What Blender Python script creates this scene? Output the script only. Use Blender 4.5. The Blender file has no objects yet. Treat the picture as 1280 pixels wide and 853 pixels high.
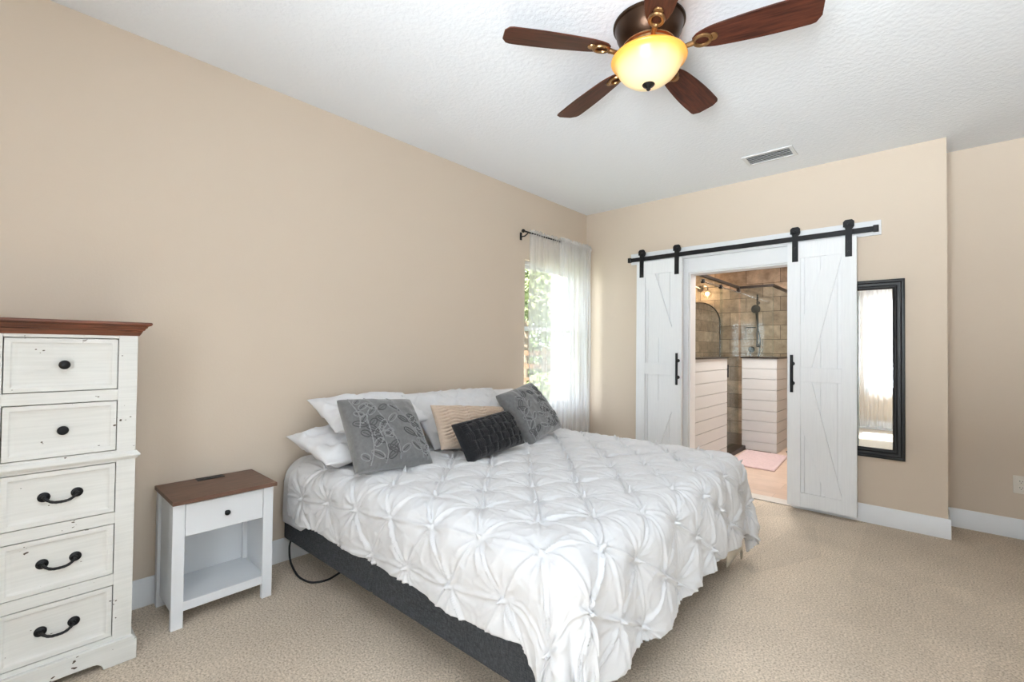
import bpy, math, random
import numpy as np
from mathutils import Matrix, Vector

random.seed(7)
rng = np.random.default_rng(7)
PI = math.pi
scene = bpy.context.scene
COL = scene.collection

# ------------------------------------------------------------------ camera
YAW, PITCH, ROLL, FPX = -0.7359, 0.0160, 0.0106, 575.352
CAM = Vector((2.8074, 0.0, 1.258))
_cy, _sy, _cp, _sp = math.cos(YAW), math.sin(YAW), math.cos(PITCH), math.sin(PITCH)
fwd = Vector((_sy * _cp, _cy * _cp, _sp))
rgt = Vector((_cy, -_sy, 0))
upv = rgt.cross(fwd)
cr, sr = math.cos(ROLL), math.sin(ROLL)
rgt, upv = cr * rgt + sr * upv, -sr * rgt + cr * upv
cam = bpy.data.cameras.new('camera')
cam.sensor_fit = 'HORIZONTAL'
cam.sensor_width = 36
cam.lens = 36 * FPX / 1280
cam.clip_start = 0.02
cam.clip_end = 200
cam_ob = bpy.data.objects.new('camera', cam)
COL.objects.link(cam_ob)
m = Matrix.Identity(4)
for i in range(3):
    m[i][0], m[i][1], m[i][2], m[i][3] = rgt[i], upv[i], -fwd[i], CAM[i]
cam_ob.matrix_world = m
scene.camera = cam_ob

# ------------------------------------------------------------------ light and exposure
vs = scene.view_settings
vs.view_transform = 'Standard'
vs.look = 'None'
vs.gamma = 1
vs.use_curve_mapping = False
vs.exposure = 0.66
SKY = 3.0
REAR_WINDOW_W = 42
RIGHT_FILL_W = 22
SIDE_WINDOW_W = 28
SUN_E = 22
CEILING_FILL_W = 7600
BATH_W = 35
FAN_W = 5

world = bpy.data.worlds.new('world')
scene.world = world
world.use_nodes = True
wn = world.node_tree.nodes
bg = wn['Background']
bg.inputs['Color'].default_value = (0.86, 0.93, 1.0, 1)
bg.inputs['Strength'].default_value = SKY


def area(name, loc, rot, sx, sy, w, col=(1, 1, 1)):
    l = bpy.data.lights.new(name, 'AREA')
    l.shape = 'RECTANGLE'
    l.size, l.size_y, l.energy, l.color = sx, sy, w, col
    o = bpy.data.objects.new(name, l)
    o.location = loc
    o.rotation_euler = rot
    COL.objects.link(o)
    return o


sun = bpy.data.lights.new('sun', 'SUN')
sun.energy = SUN_E
sun.angle = 0.01
sun.color = (1, 0.95, 0.88)
so = bpy.data.objects.new('sun', sun)
so.rotation_euler = (math.radians(32), 0, math.radians(6))
so.location = (2, -6, 9)
COL.objects.link(so)
# daylight at the window behind the photographer and at the left-wall window
area('rear_window_daylight', (2.65, -1.40, 1.45), (math.radians(90), 0, 0), 1.9, 1.8, REAR_WINDOW_W, (0.89, 0.945, 1.0))
# added fill lamp aimed up through the rear window to brighten the ceiling
area('ceiling_fill_light', (2.6, -7.0, -.1), (math.radians(170), 0, 0), 6.0, 11.0, CEILING_FILL_W, (0.89, 0.945, 1.0))
area('right_fill_light', (6.25, .55, 1.45), (math.radians(90), 0, PI / 2), 2.2, 1.8, RIGHT_FILL_W, (0.89, 0.945, 1.0))  # added fill lamp from the right, brightens the left wall
area('side_window_daylight', (-1.15, 2.35, 1.6), (math.radians(88), 0, math.radians(-40)), 1.1, 1.6, SIDE_WINDOW_W, (0.97, 0.985, 1.0))
area('bathroom_area_light', (1.55, 5.6, 2.50), (0, 0, 0), 0.5, 1.2, BATH_W, (1.0, 0.965, 0.92))  # assumed lamp, unseen and without a fixture


# ------------------------------------------------------------------ materials
def new_mat(name):
    mt = bpy.data.materials.new(name)
    mt.use_nodes = True
    nt = mt.node_tree
    return mt, nt, nt.nodes['Principled BSDF']


def setp(p, col=None, rough=None, metal=None, spec=None, **kw):
    if col is not None: p.inputs['Base Color'].default_value = (*col, 1)
    if rough is not None: p.inputs['Roughness'].default_value = rough
    if metal is not None: p.inputs['Metallic'].default_value = metal
    if spec is not None: p.inputs['Specular IOR Level'].default_value = spec
    for k, v in kw.items(): p.inputs[k].default_value = v


def coords(nt, scale=(1, 1, 1), rot=(0, 0, 0), space='Object'):
    tc = nt.nodes.new('ShaderNodeTexCoord')
    mp = nt.nodes.new('ShaderNodeMapping')
    mp.inputs['Scale'].default_value = scale
    mp.inputs['Rotation'].default_value = rot
    nt.links.new(tc.outputs[space], mp.inputs['Vector'])
    return mp.outputs['Vector']


def noise(nt, vec, scale, detail=3, rough=.5):
    n = nt.nodes.new('ShaderNodeTexNoise')
    n.inputs['Scale'].default_value = scale
    n.inputs['Detail'].default_value = detail
    n.inputs['Roughness'].default_value = rough
    nt.links.new(vec, n.inputs['Vector'])
    return n.outputs['Fac']


def ramp(nt, fac, stops):
    r = nt.nodes.new('ShaderNodeValToRGB')
    e = r.color_ramp.elements
    while len(e) < len(stops): e.new(0.5)
    for el, (pos, c) in zip(e, stops):
        el.position = pos
        el.color = (*c, 1) if len(c) == 3 else c
    nt.links.new(fac, r.inputs['Fac'])
    return r.outputs['Color']


def mixc(nt, fac, a, b, mode='MIX'):
    n = nt.nodes.new('ShaderNodeMix')
    n.data_type = 'RGBA'
    n.blend_type = mode
    for sock, v in ((n.inputs[0], fac), (n.inputs[6], a), (n.inputs[7], b)):
        if isinstance(v, (int, float)): sock.default_value = v
        elif isinstance(v, tuple): sock.default_value = (*v, 1)
        else: nt.links.new(v, sock)
    return n.outputs[2]


def bump(nt, p, h, strength=.3, dist=.01):
    b = nt.nodes.new('ShaderNodeBump')
    b.inputs['Strength'].default_value = strength
    b.inputs['Distance'].default_value = dist
    nt.links.new(h, b.inputs['Height'])
    nt.links.new(b.outputs['Normal'], p.inputs['Normal'])


def plain(name, col, rough=.5, metal=0, spec=.5, bscale=None, bstr=.1, bdist=.002, var=0, vscale=8, **kw):
    mt, nt, p = new_mat(name)
    setp(p, col, rough, metal, spec, **kw)
    v = coords(nt)
    if var:
        d = tuple(max(0, c * (1 - var)) for c in col)
        u = tuple(min(1, c * (1 + var)) for c in col)
        nt.links.new(ramp(nt, noise(nt, v, vscale, 4), [(.3, d), (.7, u)]), p.inputs['Base Color'])
    if bscale:
        bump(nt, p, noise(nt, v, bscale, 3), bstr, bdist)
    return mt


WALL = plain('tan_wall_paint', (0.68, 0.575, 0.47), .75, spec=.25, bscale=90, bstr=.12, bdist=.003)
M_CEIL, nt, p = new_mat('knockdown_ceiling')
setp(p, (0.85, 0.875, 0.915), .9, 0, .1)
v = coords(nt)
bump(nt, p, ramp(nt, noise(nt, v, 42, 4, .55), [(.38, (0, 0, 0)), (.62, (1, 1, 1))]), .22, .005)
TRIM = plain('white_trim_paint', (0.80, 0.81, 0.83), .38)
BARN, nt, p = new_mat('white_wood_grain')
setp(p, (0.74, 0.75, 0.77), .5, 0, .3)
v = coords(nt, (38, 38, 1.6))
g = noise(nt, v, 3.2, 5, .6)
nt.links.new(ramp(nt, g, [(.3, (0.82, 0.83, 0.85)), (.65, (0.86, 0.87, 0.885))]), p.inputs['Base Color'])
bump(nt, p, g, .12, .002)
BLACK = plain('black_iron', (0.018, 0.018, 0.02), .45, .6, bscale=200, bstr=.1, bdist=.001)
BLACKGLOSS = plain('black_lacquer', (0.010, 0.010, 0.011), .38, 0, .35)
RUBBER = plain('black_rubber', (0.012, 0.012, 0.013), .5)

CARPET, nt, p = new_mat('beige_carpet')
setp(p, (0.46, 0.38, 0.29), .95, 0, .1)
v = coords(nt)
f1 = noise(nt, v, 118, 5, .8)
f2 = noise(nt, v, 1.6, 3, .6)
f3 = noise(nt, v, 90, 3, .7)
c1 = ramp(nt, f1, [(.36, (0.36, 0.285, 0.22)), (.5, (0.72, 0.605, 0.48)), (.64, (0.93, 0.81, 0.69))])
vm = coords(nt, (1, 1, 1), (0, 0, math.radians(28)))
wv = nt.nodes.new('ShaderNodeTexVoronoi')
wv.inputs['Scale'].default_value = 2.3
nt.links.new(coords(nt, (1.6, 0.55, 1), (0, 0, math.radians(35))), wv.inputs['Vector'])
c2 = ramp(nt, wv.outputs['Color'], [(.2, (0.92, 0.92, 0.92)), (.8, (1.0, 1.0, 1.0))])
c3 = mixc(nt, 1.0, c1, c2, 'MULTIPLY')
c4 = mixc(nt, 1.0, c3, ramp(nt, f2, [(.3, (.88, .88, .88)), (.7, (1.05, 1.05, 1.05))]), 'MULTIPLY')
nt.links.new(c4, p.inputs['Base Color'])
ad = nt.nodes.new('ShaderNodeMath'); ad.operation = 'ADD'
nt.links.new(f1, ad.inputs[0]); nt.links.new(f3, ad.inputs[1])
bump(nt, p, ad.outputs[0], .5, .006)


def fabric(name, col, rough=.9, weave=420, bs=.25, var=.08, vs_=60, sheen=.2):
    mt, nt, p = new_mat(name)
    setp(p, col, rough, 0, .15)
    p.inputs['Sheen Weight'].default_value = sheen
    v = coords(nt)
    d = tuple(c * (1 - var) for c in col)
    u = tuple(min(1, c * (1 + var)) for c in col)
    nt.links.new(ramp(nt, noise(nt, v, vs_, 4, .7), [(.3, d), (.7, u)]), p.inputs['Base Color'])
    if weave:
        bump(nt, p, noise(nt, v, weave, 2), bs, .002)
    return mt


COMF = fabric('white_cotton_comforter', (0.70, 0.70, 0.715), .8, 300, .08, .01, 10, .05)
SHEET = fabric('white_sheet_cotton', (0.74, 0.745, 0.77), .85, 300, .1, .02, 10, .05)
CREAM = fabric('cream_blanket_cloth', (0.62, 0.55, 0.44), .9, 200, .2, .05, 30)
PILW = fabric('white_pillowcase', (0.78, 0.78, 0.80), .85, 250, .1, .01, 12, .05)
GREYV = fabric('grey_velvet', (0.165, 0.165, 0.168), .8, 260, .3, .16, 45, .6)
GREYEMB = fabric('grey_embroidery_thread', (0.27, 0.27, 0.275), .6, 300, .3, .2, 80, .3)
DARKEMB = fabric('dark_embroidery_thread', (0.085, 0.085, 0.088), .7, 300, .3, .2, 80, .3)
BEIGEK = fabric('beige_knit', (0.58, 0.45, 0.35), .95, 300, .4, .08, 90, .3)
BLACKK = fabric('black_knit', (0.016, 0.016, 0.018), .9, 240, .6, .3, 90, .2)
CHAR, nt, p = new_mat('charcoal_upholstery')
setp(p, (0.06, 0.065, 0.073), .9, 0, .2)
v = coords(nt, (1, 1, 1))
fa = noise(nt, coords(nt, (60, 60, 500)), 1.0, 2)
fb = noise(nt, coords(nt, (500, 500, 60)), 1.0, 2)
mx = nt.nodes.new('ShaderNodeMath'); mx.operation = 'MULTIPLY'
nt.links.new(fa, mx.inputs[0]); nt.links.new(fb, mx.inputs[1])
nt.links.new(ramp(nt, mx.outputs[0], [(.12, (0.026, 0.029, 0.034)), (.42, (0.105, 0.111, 0.120))]), p.inputs['Base Color'])
bump(nt, p, mx.outputs[0], .4, .003)

DRESSW, nt, p = new_mat('distressed_white_paint')
setp(p, (0.74, 0.735, 0.70), .5, 0, .35)
v = coords(nt, (1, .55, 1))
n1 = noise(nt, v, 95, 1, .5)
n2 = noise(nt, coords(nt), 15, 2)
mu = nt.nodes.new('ShaderNodeMath'); mu.operation = 'MULTIPLY'
nt.links.new(n1, mu.inputs[0]); nt.links.new(n2, mu.inputs[1])
base = ramp(nt, noise(nt, coords(nt, (3, 3, 60)), 2, 4), [(.3, (0.68, 0.675, 0.645)), (.7, (0.745, 0.74, 0.71))])
mk = ramp(nt, mu.outputs[0], [(.44, (0, 0, 0)), (.455, (1, 1, 1))])
nt.links.new(mixc(nt, mk, base, (0.10, 0.075, 0.055)), p.inputs['Base Color'])


def wood(name, dark, light, sc, rough=.4, bstr=.1, coat=0.0, rot=(0, 0, 0)):
    mt, nt, p = new_mat(name)
    setp(p, light, rough, 0, .4)
    p.inputs['Coat Weight'].default_value = coat
    v = coords(nt, sc, rot)
    g = noise(nt, v, 2.4, 6, .65)
    nt.links.new(ramp(nt, g, [(.28, dark), (.72, light)]), p.inputs['Base Color'])
    bump(nt, p, g, bstr, .002)
    return mt


CHERRY = wood('distressed_cherry_wood', (0.045, 0.016, 0.010), (0.26, 0.085, 0.042), (9, 2.2, 40), .35, .2)
WALNUT = wood('walnut_laminate', (0.105, 0.052, 0.034), (0.205, 0.110, 0.075), (34, 3, 34), .42, .05)
BLADE = wood('dark_walnut_blade', (0.014, 0.005, 0.004), (0.125, 0.036, 0.020), (2.5, 30, 30), .4, .05)
BLADE.node_tree.nodes['Principled BSDF'].inputs['Specular IOR Level'].default_value = .2
NSW = plain('white_laminate', (0.76, 0.775, 0.80), .42)
NSB = plain('white_back_panel', (0.70, 0.715, 0.735), .5)
BRONZE = plain('oil_rubbed_bronze', (0.055, 0.030, 0.018), .3, .85, var=.4, vscale=6)
BRONZE2 = plain('aged_bronze_bright', (0.30, 0.17, 0.075), .3, .9, var=.3, vscale=20)
DRKBR = plain('dark_pewter', (0.03, 0.028, 0.028), .4, .8)
VENTM = plain('white_vent_metal', (0.72, 0.73, 0.745), .45)
DUCTSHADE = plain('duct_shade_grey', (0.10, 0.10, 0.105), .8)
OUTLET = plain('ivory_plastic', (0.78, 0.73, 0.65), .35)
DARKSL = plain('dark_slot', (0.02, 0.02, 0.02), .6)
MIRROR, nt, p = new_mat('mirror_silver')
setp(p, (0.88, 0.90, 0.90), .01, 1.0)
CHROME = plain('brushed_chrome', (0.62, 0.60, 0.57), .2, 1.0)


def glassy(name, tint, refl, rough=.0):
    """thin pane: mostly lets light straight through, a little mirror-like reflection"""
    mt = bpy.data.materials.new(name)
    mt.use_nodes = True
    nt = mt.node_tree
    nt.nodes.remove(nt.nodes['Principled BSDF'])
    t = nt.nodes.new('ShaderNodeBsdfTransparent')
    t.inputs['Color'].default_value = (*tint, 1)
    g = nt.nodes.new('ShaderNodeBsdfGlossy')
    g.inputs['Roughness'].default_value = rough
    mxs = nt.nodes.new('ShaderNodeMixShader')
    mxs.inputs[0].default_value = refl
    nt.links.new(t.outputs[0], mxs.inputs[1])
    nt.links.new(g.outputs[0], mxs.inputs[2])
    nt.links.new(mxs.outputs[0], nt.nodes['Material Output'].inputs['Surface'])
    return mt


PANE = glassy('window_glass', (0.96, 0.98, 0.98), .04)
SHOWERGLASS = glassy('shower_glass', (0.90, 0.94, 0.935), .10)
GLOBE = glassy('clear_shade_glass', (0.95, 0.93, 0.9), .12)


def sheer(name, see, col=(0.9, 0.91, 0.94)):
    mt = bpy.data.materials.new(name)
    mt.use_nodes = True
    nt = mt.node_tree
    nt.nodes.remove(nt.nodes['Principled BSDF'])
    t = nt.nodes.new('ShaderNodeBsdfTransparent')
    d = nt.nodes.new('ShaderNodeBsdfDiffuse'); d.inputs['Color'].default_value = (*col, 1)
    tl = nt.nodes.new('ShaderNodeBsdfTranslucent'); tl.inputs['Color'].default_value = (*col, 1)
    m1 = nt.nodes.new('ShaderNodeMixShader'); m1.inputs[0].default_value = .5
    nt.links.new(d.outputs[0], m1.inputs[1]); nt.links.new(tl.outputs[0], m1.inputs[2])
    m2 = nt.nodes.new('ShaderNodeMixShader'); m2.inputs[0].default_value = see
    nt.links.new(m1.outputs[0], m2.inputs[1]); nt.links.new(t.outputs[0], m2.inputs[2])
    nt.links.new(m2.outputs[0], nt.nodes['Material Output'].inputs['Surface'])
    return mt


SHEER = sheer('white_sheer_voile', .54)
SHEER2 = sheer('white_sheer_voile_gathered', .42)
SHEER3 = sheer('white_sheer_voile_rear', .72)

# amber bowl of the fan lamp: glass stained darker towards its rim, lit from inside
BOWL = bpy.data.materials.new('amber_alabaster_glass')
BOWL.use_nodes = True
nt = BOWL.node_tree
p = nt.nodes['Principled BSDF']
sx_ = nt.nodes.new('ShaderNodeSeparateXYZ')
nt.links.new(coords(nt), sx_.inputs[0])
mr = nt.nodes.new('ShaderNodeMapRange')
mr.inputs['From Min'].default_value = -0.275
mr.inputs['From Max'].default_value = -0.165
nt.links.new(sx_.outputs['Z'], mr.inputs['Value'])
cc = ramp(nt, mr.outputs[0], [(0, (.95, .74, .42)), (.5, (.92, .62, .27)), (.85, (.86, .43, .09)), (1, (.66, .24, .02))])
nt.links.new(cc, p.inputs['Base Color'])
nt.links.new(cc, p.inputs['Emission Color'])
p.inputs['Emission Strength'].default_value = .24
p.inputs['Roughness'].default_value = .3


def emit(name, col, s):
    mt = bpy.data.materials.new(name)
    mt.use_nodes = True
    p = mt.node_tree.nodes['Principled BSDF']
    setp(p, col, .4)
    p.inputs['Emission Color'].default_value = (*col, 1)
    p.inputs['Emission Strength'].default_value = s
    return mt


BULB = emit('warm_bulb', (1.0, .74, .45), 9)


def tilemat(name, axis, c1, c2, mortar, bw, rh, off=(0, 0), mott=.75):
    mt, nt, p = new_mat(name)
    setp(p, c1, .35, 0, .4)
    tc = nt.nodes.new('ShaderNodeTexCoord')
    s = nt.nodes.new('ShaderNodeSeparateXYZ')
    c = nt.nodes.new('ShaderNodeCombineXYZ')
    nt.links.new(tc.outputs['Object'], s.inputs[0])
    a, b = {'y': ('X', 'Z'), 'x': ('Y', 'Z'), 'z': ('X', 'Y'), 'zr': ('Y', 'X')}[axis]
    nt.links.new(s.outputs[a], c.inputs[0]); nt.links.new(s.outputs[b], c.inputs[1])
    mp = nt.nodes.new('ShaderNodeMapping')
    mp.inputs['Location'].default_value = (off[0], off[1], 0)
    nt.links.new(c.outputs[0], mp.inputs['Vector'])
    br = nt.nodes.new('ShaderNodeTexBrick')
    br.inputs['Scale'].default_value = 1
    br.inputs['Brick Width'].default_value = bw
    br.inputs['Row Height'].default_value = rh
    br.inputs['Mortar Size'].default_value = .0035
    br.inputs['Color1'].default_value = (*c1, 1)
    br.inputs['Color2'].default_value = (*c2, 1)
    br.inputs['Mortar'].default_value = (*mortar, 1)
    nt.links.new(mp.outputs[0], br.inputs['Vector'])
    n = noise(nt, mp.outputs[0], 7, 6, .65)
    nt.links.new(mixc(nt, mott, br.outputs['Color'], ramp(nt, n, [(.28, (.38, .34, .30)), (.5, (.9, .88, .85)), (.68, (1.35, 1.3, 1.25))]), 'MULTIPLY'), p.inputs['Base Color'])
    bump(nt, p, br.outputs['Fac'], -.4, .003)
    return mt


TILE_Y = tilemat('stone_tile_facing', 'y', (0.66, 0.52, 0.40), (0.36, 0.265, 0.195), (0.13, 0.09, 0.065), .455, .207, (.14, .02))
TILE_X = tilemat('stone_tile_side', 'x', (0.66, 0.52, 0.40), (0.36, 0.265, 0.195), (0.13, 0.09, 0.065), .455, .207, (.1, .02))
PLANKT = tilemat('pale_wood_plank_tile', 'z', (0.60, 0.45, 0.36), (0.66, 0.51, 0.42), (0.52, 0.40, 0.33), 1.2, .2, (0, 0), .15)
SHFLOOR = tilemat('dark_shower_floor_tile', 'z', (0.22, 0.16, 0.13), (0.18, 0.13, 0.11), (0.08, 0.06, 0.05), .1, .1)
MARBLE = plain('pale_marble_threshold', (0.68, 0.63, 0.58), .3, var=.08, vscale=9)
SHIP = plain('white_shiplap_paint', (0.60, 0.61, 0.62), .5)
CAPM = plain('dark_bronze_cap', (0.03, 0.022, 0.018), .35, .5)
RUGM = fabric('pink_bath_mat', (0.62, 0.47, 0.48), .95, 120, .8, .12, 35, .3)
GRASS = plain('lawn_grass', (0.08, 0.10, 0.03), .9, var=.4, vscale=3)
LEAF1 = plain('pale_green_leaf', (0.13, 0.16, 0.055), .6, var=.4, vscale=2)
LEAF2 = plain('mid_green_leaf', (0.075, 0.11, 0.035), .6, var=.4, vscale=2)
BARK = plain('tree_bark', (0.20, 0.15, 0.11), .9, bscale=20, bstr=.5, bdist=.02)
FENCEW = plain('brown_fence_wood', (0.15, 0.085, 0.05), .8, var=.2, vscale=4)


# ------------------------------------------------------------------ mesh helpers
class MB:
    def __init__(s): s.v, s.f = [], []

    def add(s, vs_, fs):
        o = len(s.v)
        s.v += [tuple(map(float, q)) for q in vs_]
        s.f += [tuple(o + i for i in f) for f in fs]
        return s

    def box(s, a, b):
        x0, y0, z0 = a; x1, y1, z1 = b
        return s.add([(x0, y0, z0), (x1, y0, z0), (x1, y1, z0), (x0, y1, z0), (x0, y0, z1), (x1, y0, z1), (x1, y1, z1), (x0, y1, z1)],
                     [(0, 3, 2, 1), (4, 5, 6, 7), (0, 1, 5, 4), (1, 2, 6, 5), (2, 3, 7, 6), (3, 0, 4, 7)])

    def prism(s, poly, ext):
        """poly: list of 3-D points (planar), ext: extrusion vector"""
        n = len(poly)
        e = Vector(ext)
        vs_ = [Vector(q) for q in poly] + [Vector(q) + e for q in poly]
        return s.add(vs_, [tuple(range(n))[::-1], tuple(range(n, 2 * n))] + [(i, (i + 1) % n, n + (i + 1) % n, n + i) for i in range(n)])

    def tube(s, pts, r, n=10, closed=False, cap=True):
        pts = [Vector(q) for q in pts]
        N = len(pts)
        rs = r if isinstance(r, (list, tuple)) else [r] * N
        prev = None
        vs_ = []
        for i, q in enumerate(pts):
            a = pts[(i - 1) % N] if (closed or i > 0) else q
            b = pts[(i + 1) % N] if (closed or i < N - 1) else q
            t = (b - a).normalized()
            if prev is None:
                h = Vector((0, 0, 1)) if abs(t.z) < .9 else Vector((1, 0, 0))
                nn = t.cross(h).normalized()
            else:
                nn = (prev - t * prev.dot(t))
                nn = nn.normalized() if nn.length > 1e-6 else t.orthogonal().normalized()
            prev = nn
            bb = t.cross(nn)
            for k in range(n):
                an = 2 * PI * k / n
                vs_.append(q + rs[i] * (math.cos(an) * nn + math.sin(an) * bb))
        fs = []
        for i in range(N if closed else N - 1):
            j = (i + 1) % N
            for k in range(n):
                fs.append((i * n + k, i * n + (k + 1) % n, j * n + (k + 1) % n, j * n + k))
        if cap and not closed:
            fs.append(tuple(range(n))[::-1]); fs.append(tuple((N - 1) * n + k for k in range(n)))
        return s.add(vs_, fs)

    def lathe(s, prof, c=(0, 0, 0), axis='z', n=32):
        """prof: (radius, height) pairs along axis"""
        c = Vector(c)
        vs_, fs = [], []
        for r, h in prof:
            for k in range(n):
                a = 2 * PI * k / n
                u, w = r * math.cos(a), r * math.sin(a)
                q = {'z': (u, w, h), 'x': (h, u, w), 'y': (w, h, u)}[axis]
                vs_.append(c + Vector(q))
        for i in range(len(prof) - 1):
            for k in range(n):
                fs.append((i * n + k, i * n + (k + 1) % n, (i + 1) * n + (k + 1) % n, (i + 1) * n + k))
        if prof[0][0] > 1e-6: fs.append(tuple(range(n))[::-1])
        if prof[-1][0] > 1e-6: fs.append(tuple((len(prof) - 1) * n + k for k in range(n)))
        return s.add(vs_, fs)

    def sphere(s, c, r, n=16, sc=(1, 1, 1)):
        prof = [(max(1e-7, r * math.sin(PI * i / n)), -r * math.cos(PI * i / n)) for i in range(n + 1)]
        o = len(s.v)
        s.lathe(prof, (0, 0, 0), 'z', 2 * n)
        for i in range(o, len(s.v)):
            q = s.v[i]
            s.v[i] = (c[0] + q[0] * sc[0], c[1] + q[1] * sc[1], c[2] + q[2] * sc[2])
        return s

    def xf(s, fn):
        s.v = [tuple(fn(Vector(q))) for q in s.v]
        return s

    def build(s, name, mat, parent=None, loc=None, bevel=0, smooth=False, seg=2, ang=35):
        me = bpy.data.meshes.new(name)
        base_ = Vector(loc) if loc is not None else Vector((0, 0, 0))
        if parent is not None:
            w = WORLD[parent.name]
            base_ = w.copy() if loc is None else Vector(loc)
        me.from_pydata([tuple(Vector(q) - base_) for q in s.v], [], s.f)
        me.materials.append(mat)
        me.validate()
        o = bpy.data.objects.new(name, me)
        COL.objects.link(o)
        if parent is not None:
            o.parent = parent
            o.location = base_ - WORLD[parent.name]
        else:
            o.location = base_
        WORLD[o.name] = base_
        if bevel:
            b = o.modifiers.new('bevel', 'BEVEL')
            b.width = bevel; b.segments = seg; b.limit_method = 'ANGLE'; b.angle_limit = math.radians(40)
        if smooth or bevel:
            me.shade_smooth()
            if hasattr(me, 'set_sharp_from_angle'): me.set_sharp_from_angle(angle=math.radians(ang))
        return o


WORLD = {}


def thing(name, loc, label, cat, group=None):
    o = bpy.data.objects.new(name, None)
    o.empty_display_size = .1
    o.location = loc
    COL.objects.link(o)
    WORLD[o.name] = Vector(loc)
    return tag(o, label, cat, group)


def tag(o, label=None, cat=None, group=None, kind=None):
    if label: o['label'] = label
    if cat: o['category'] = cat
    if group: o['group'] = group
    if kind: o['kind'] = kind
    return o


def struct(o, label=None):
    o['kind'] = 'structure'
    if label: o['label'] = label
    return o


def B(*a): return MB().box(*a)


def grid_mesh(name, P, mat, parent=None, loc=(0, 0, 0), smooth=True):
    """P: (nu, nv, 3) array of points"""
    nu, nv, _ = P.shape
    base_ = Vector(loc) if parent is None else WORLD[parent.name]
    V = P.reshape(-1, 3) - np.array(base_)
    idx = np.arange(nu * nv).reshape(nu, nv)
    F = np.stack([idx[:-1, :-1], idx[1:, :-1], idx[1:, 1:], idx[:-1, 1:]], -1).reshape(-1, 4)
    me = bpy.data.meshes.new(name)
    me.from_pydata(V.tolist(), [], F.tolist())
    me.materials.append(mat)
    if smooth: me.shade_smooth()
    o = bpy.data.objects.new(name, me)
    COL.objects.link(o)
    if parent is not None: o.parent = parent
    else: o.location = base_
    WORLD[o.name] = base_
    return o


# smooth value noise on numpy arrays
_tab = rng.random((64, 64))


def vnoise(u, v):
    iu, iv = np.floor(u).astype(int), np.floor(v).astype(int)
    fu, fv = u - iu, v - iv
    fu, fv = fu * fu * (3 - 2 * fu), fv * fv * (3 - 2 * fv)
    g = lambda a, b: _tab[a % 64, b % 64]
    return (g(iu, iv) * (1 - fu) + g(iu + 1, iv) * fu) * (1 - fv) + (g(iu, iv + 1) * (1 - fu) + g(iu + 1, iv + 1) * fu) * fv - .5


# ------------------------------------------------------------------ the room
H = 2.74
YB = 4.314          # door wall
XC = 2.902          # end of the door wall
YN = 4.66           # wall of the recess on the far side
YR = -0.94          # wall behind the photographer
XR = 5.80           # right wall
T = .13
struct(B((0, YR, -.1), (XR, YB, 0)).box((XC, YB, -.1), (XR, YN, 0)).build('floor', CARPET), 'beige cut pile carpet over the bedroom floor')
struct(B((-T, YR - T, H), (XR + T, YN + T, H + .1)).build('ceiling', M_CEIL), 'white knockdown textured ceiling')


def wall_rects(full, hole):
    (a0, a1, z0, z1), (h0, h1, k0, k1) = full, hole
    r = [(a0, h0, z0, z1), (h1, a1, z0, z1), (h0, h1, k1, z1)]
    if k0 > z0: r.append((h0, h1, z0, k0))
    return r


WY0, WY1, WZ0, WZ1 = 3.27, 4.17, .66, 2.10      # left wall window
RX0, RX1, RZ0, RZ1 = 2.03, 3.35, .62, 2.08      # rear wall window
SY0, SY1 = -.5, 1.6                              # right wall window, invented to let in the fill light
DX0, DX1, DZ = 1.14, 1.99, 1.985                # doorway
b = MB()
for (a0, a1, z0, z1) in wall_rects((YR - T, YB + T, -.1, H), (WY0, WY1, WZ0, WZ1)): b.box((-T, a0, z0), (0, a1, z1))
struct(b.build('wall_left', WALL), 'long tan wall behind the bed')
b = MB().prism([(0, YB, -.1), (DX0, YB, -.1), (DX0, YB, DZ), (DX1, YB, DZ), (DX1, YB, -.1), (XC, YB, -.1), (XC, YB, H), (0, YB, H)], (0, T, 0))
struct(b.build('wall_back', WALL), 'tan wall with the sliding barn doors')
struct(B((XC - T, YB + T, -.1), (XC, YN, H)).build('wall_return', WALL), 'short tan return wall of the recess')
struct(B((XC - T, YN, -.1), (XR + T, YN + T, H)).build('wall_niche', WALL), 'shaded tan wall of the recess')
struct(B((3.42, 2.0, -.1), (3.54, YN, H)).build('wall_light_blocker', WALL), 'added tan partition out of frame that keeps light off the recess')  # unseen wall added to shade the recess
b = MB()
for (a0, a1, z0, z1) in wall_rects((YR - T, YN, -.1, H), (SY0, SY1, RZ0, RZ1)): b.box((XR, a0, z0), (XR + T, a1, z1))
struct(b.build('wall_right', WALL), 'tan wall on the right')
b = MB()
for (a0, a1, z0, z1) in wall_rects((0, XR, -.1, H), (RX0, RX1, RZ0, RZ1)): b.box((a0, YR - T, z0), (a1, YR, z1))
struct(b.build('wall_rear', WALL), 'tan wall opposite the mirror')


# baseboards with a stepped profile
def baseboard(name, p0, p1, n, h=.133, label=None):
    """runs from p0 to p1 on the floor, n is the direction into the room"""
    p0, p1, n = Vector((*p0, 0)), Vector((*p1, 0)), Vector((*n, 0))
    pr_ = [(0, 0), (.015, 0), (.015, h - .035), (.0125, h - .030), (.0125, h - .020), (.009, h - .014), (.006, h - .002), (.004, h), (0, h)]
    poly = [p0 + n * a + Vector((0, 0, z)) for a, z in pr_]
    return struct(MB().prism(poly, p1 - p0).build(name, TRIM, bevel=.0012), label)


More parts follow.
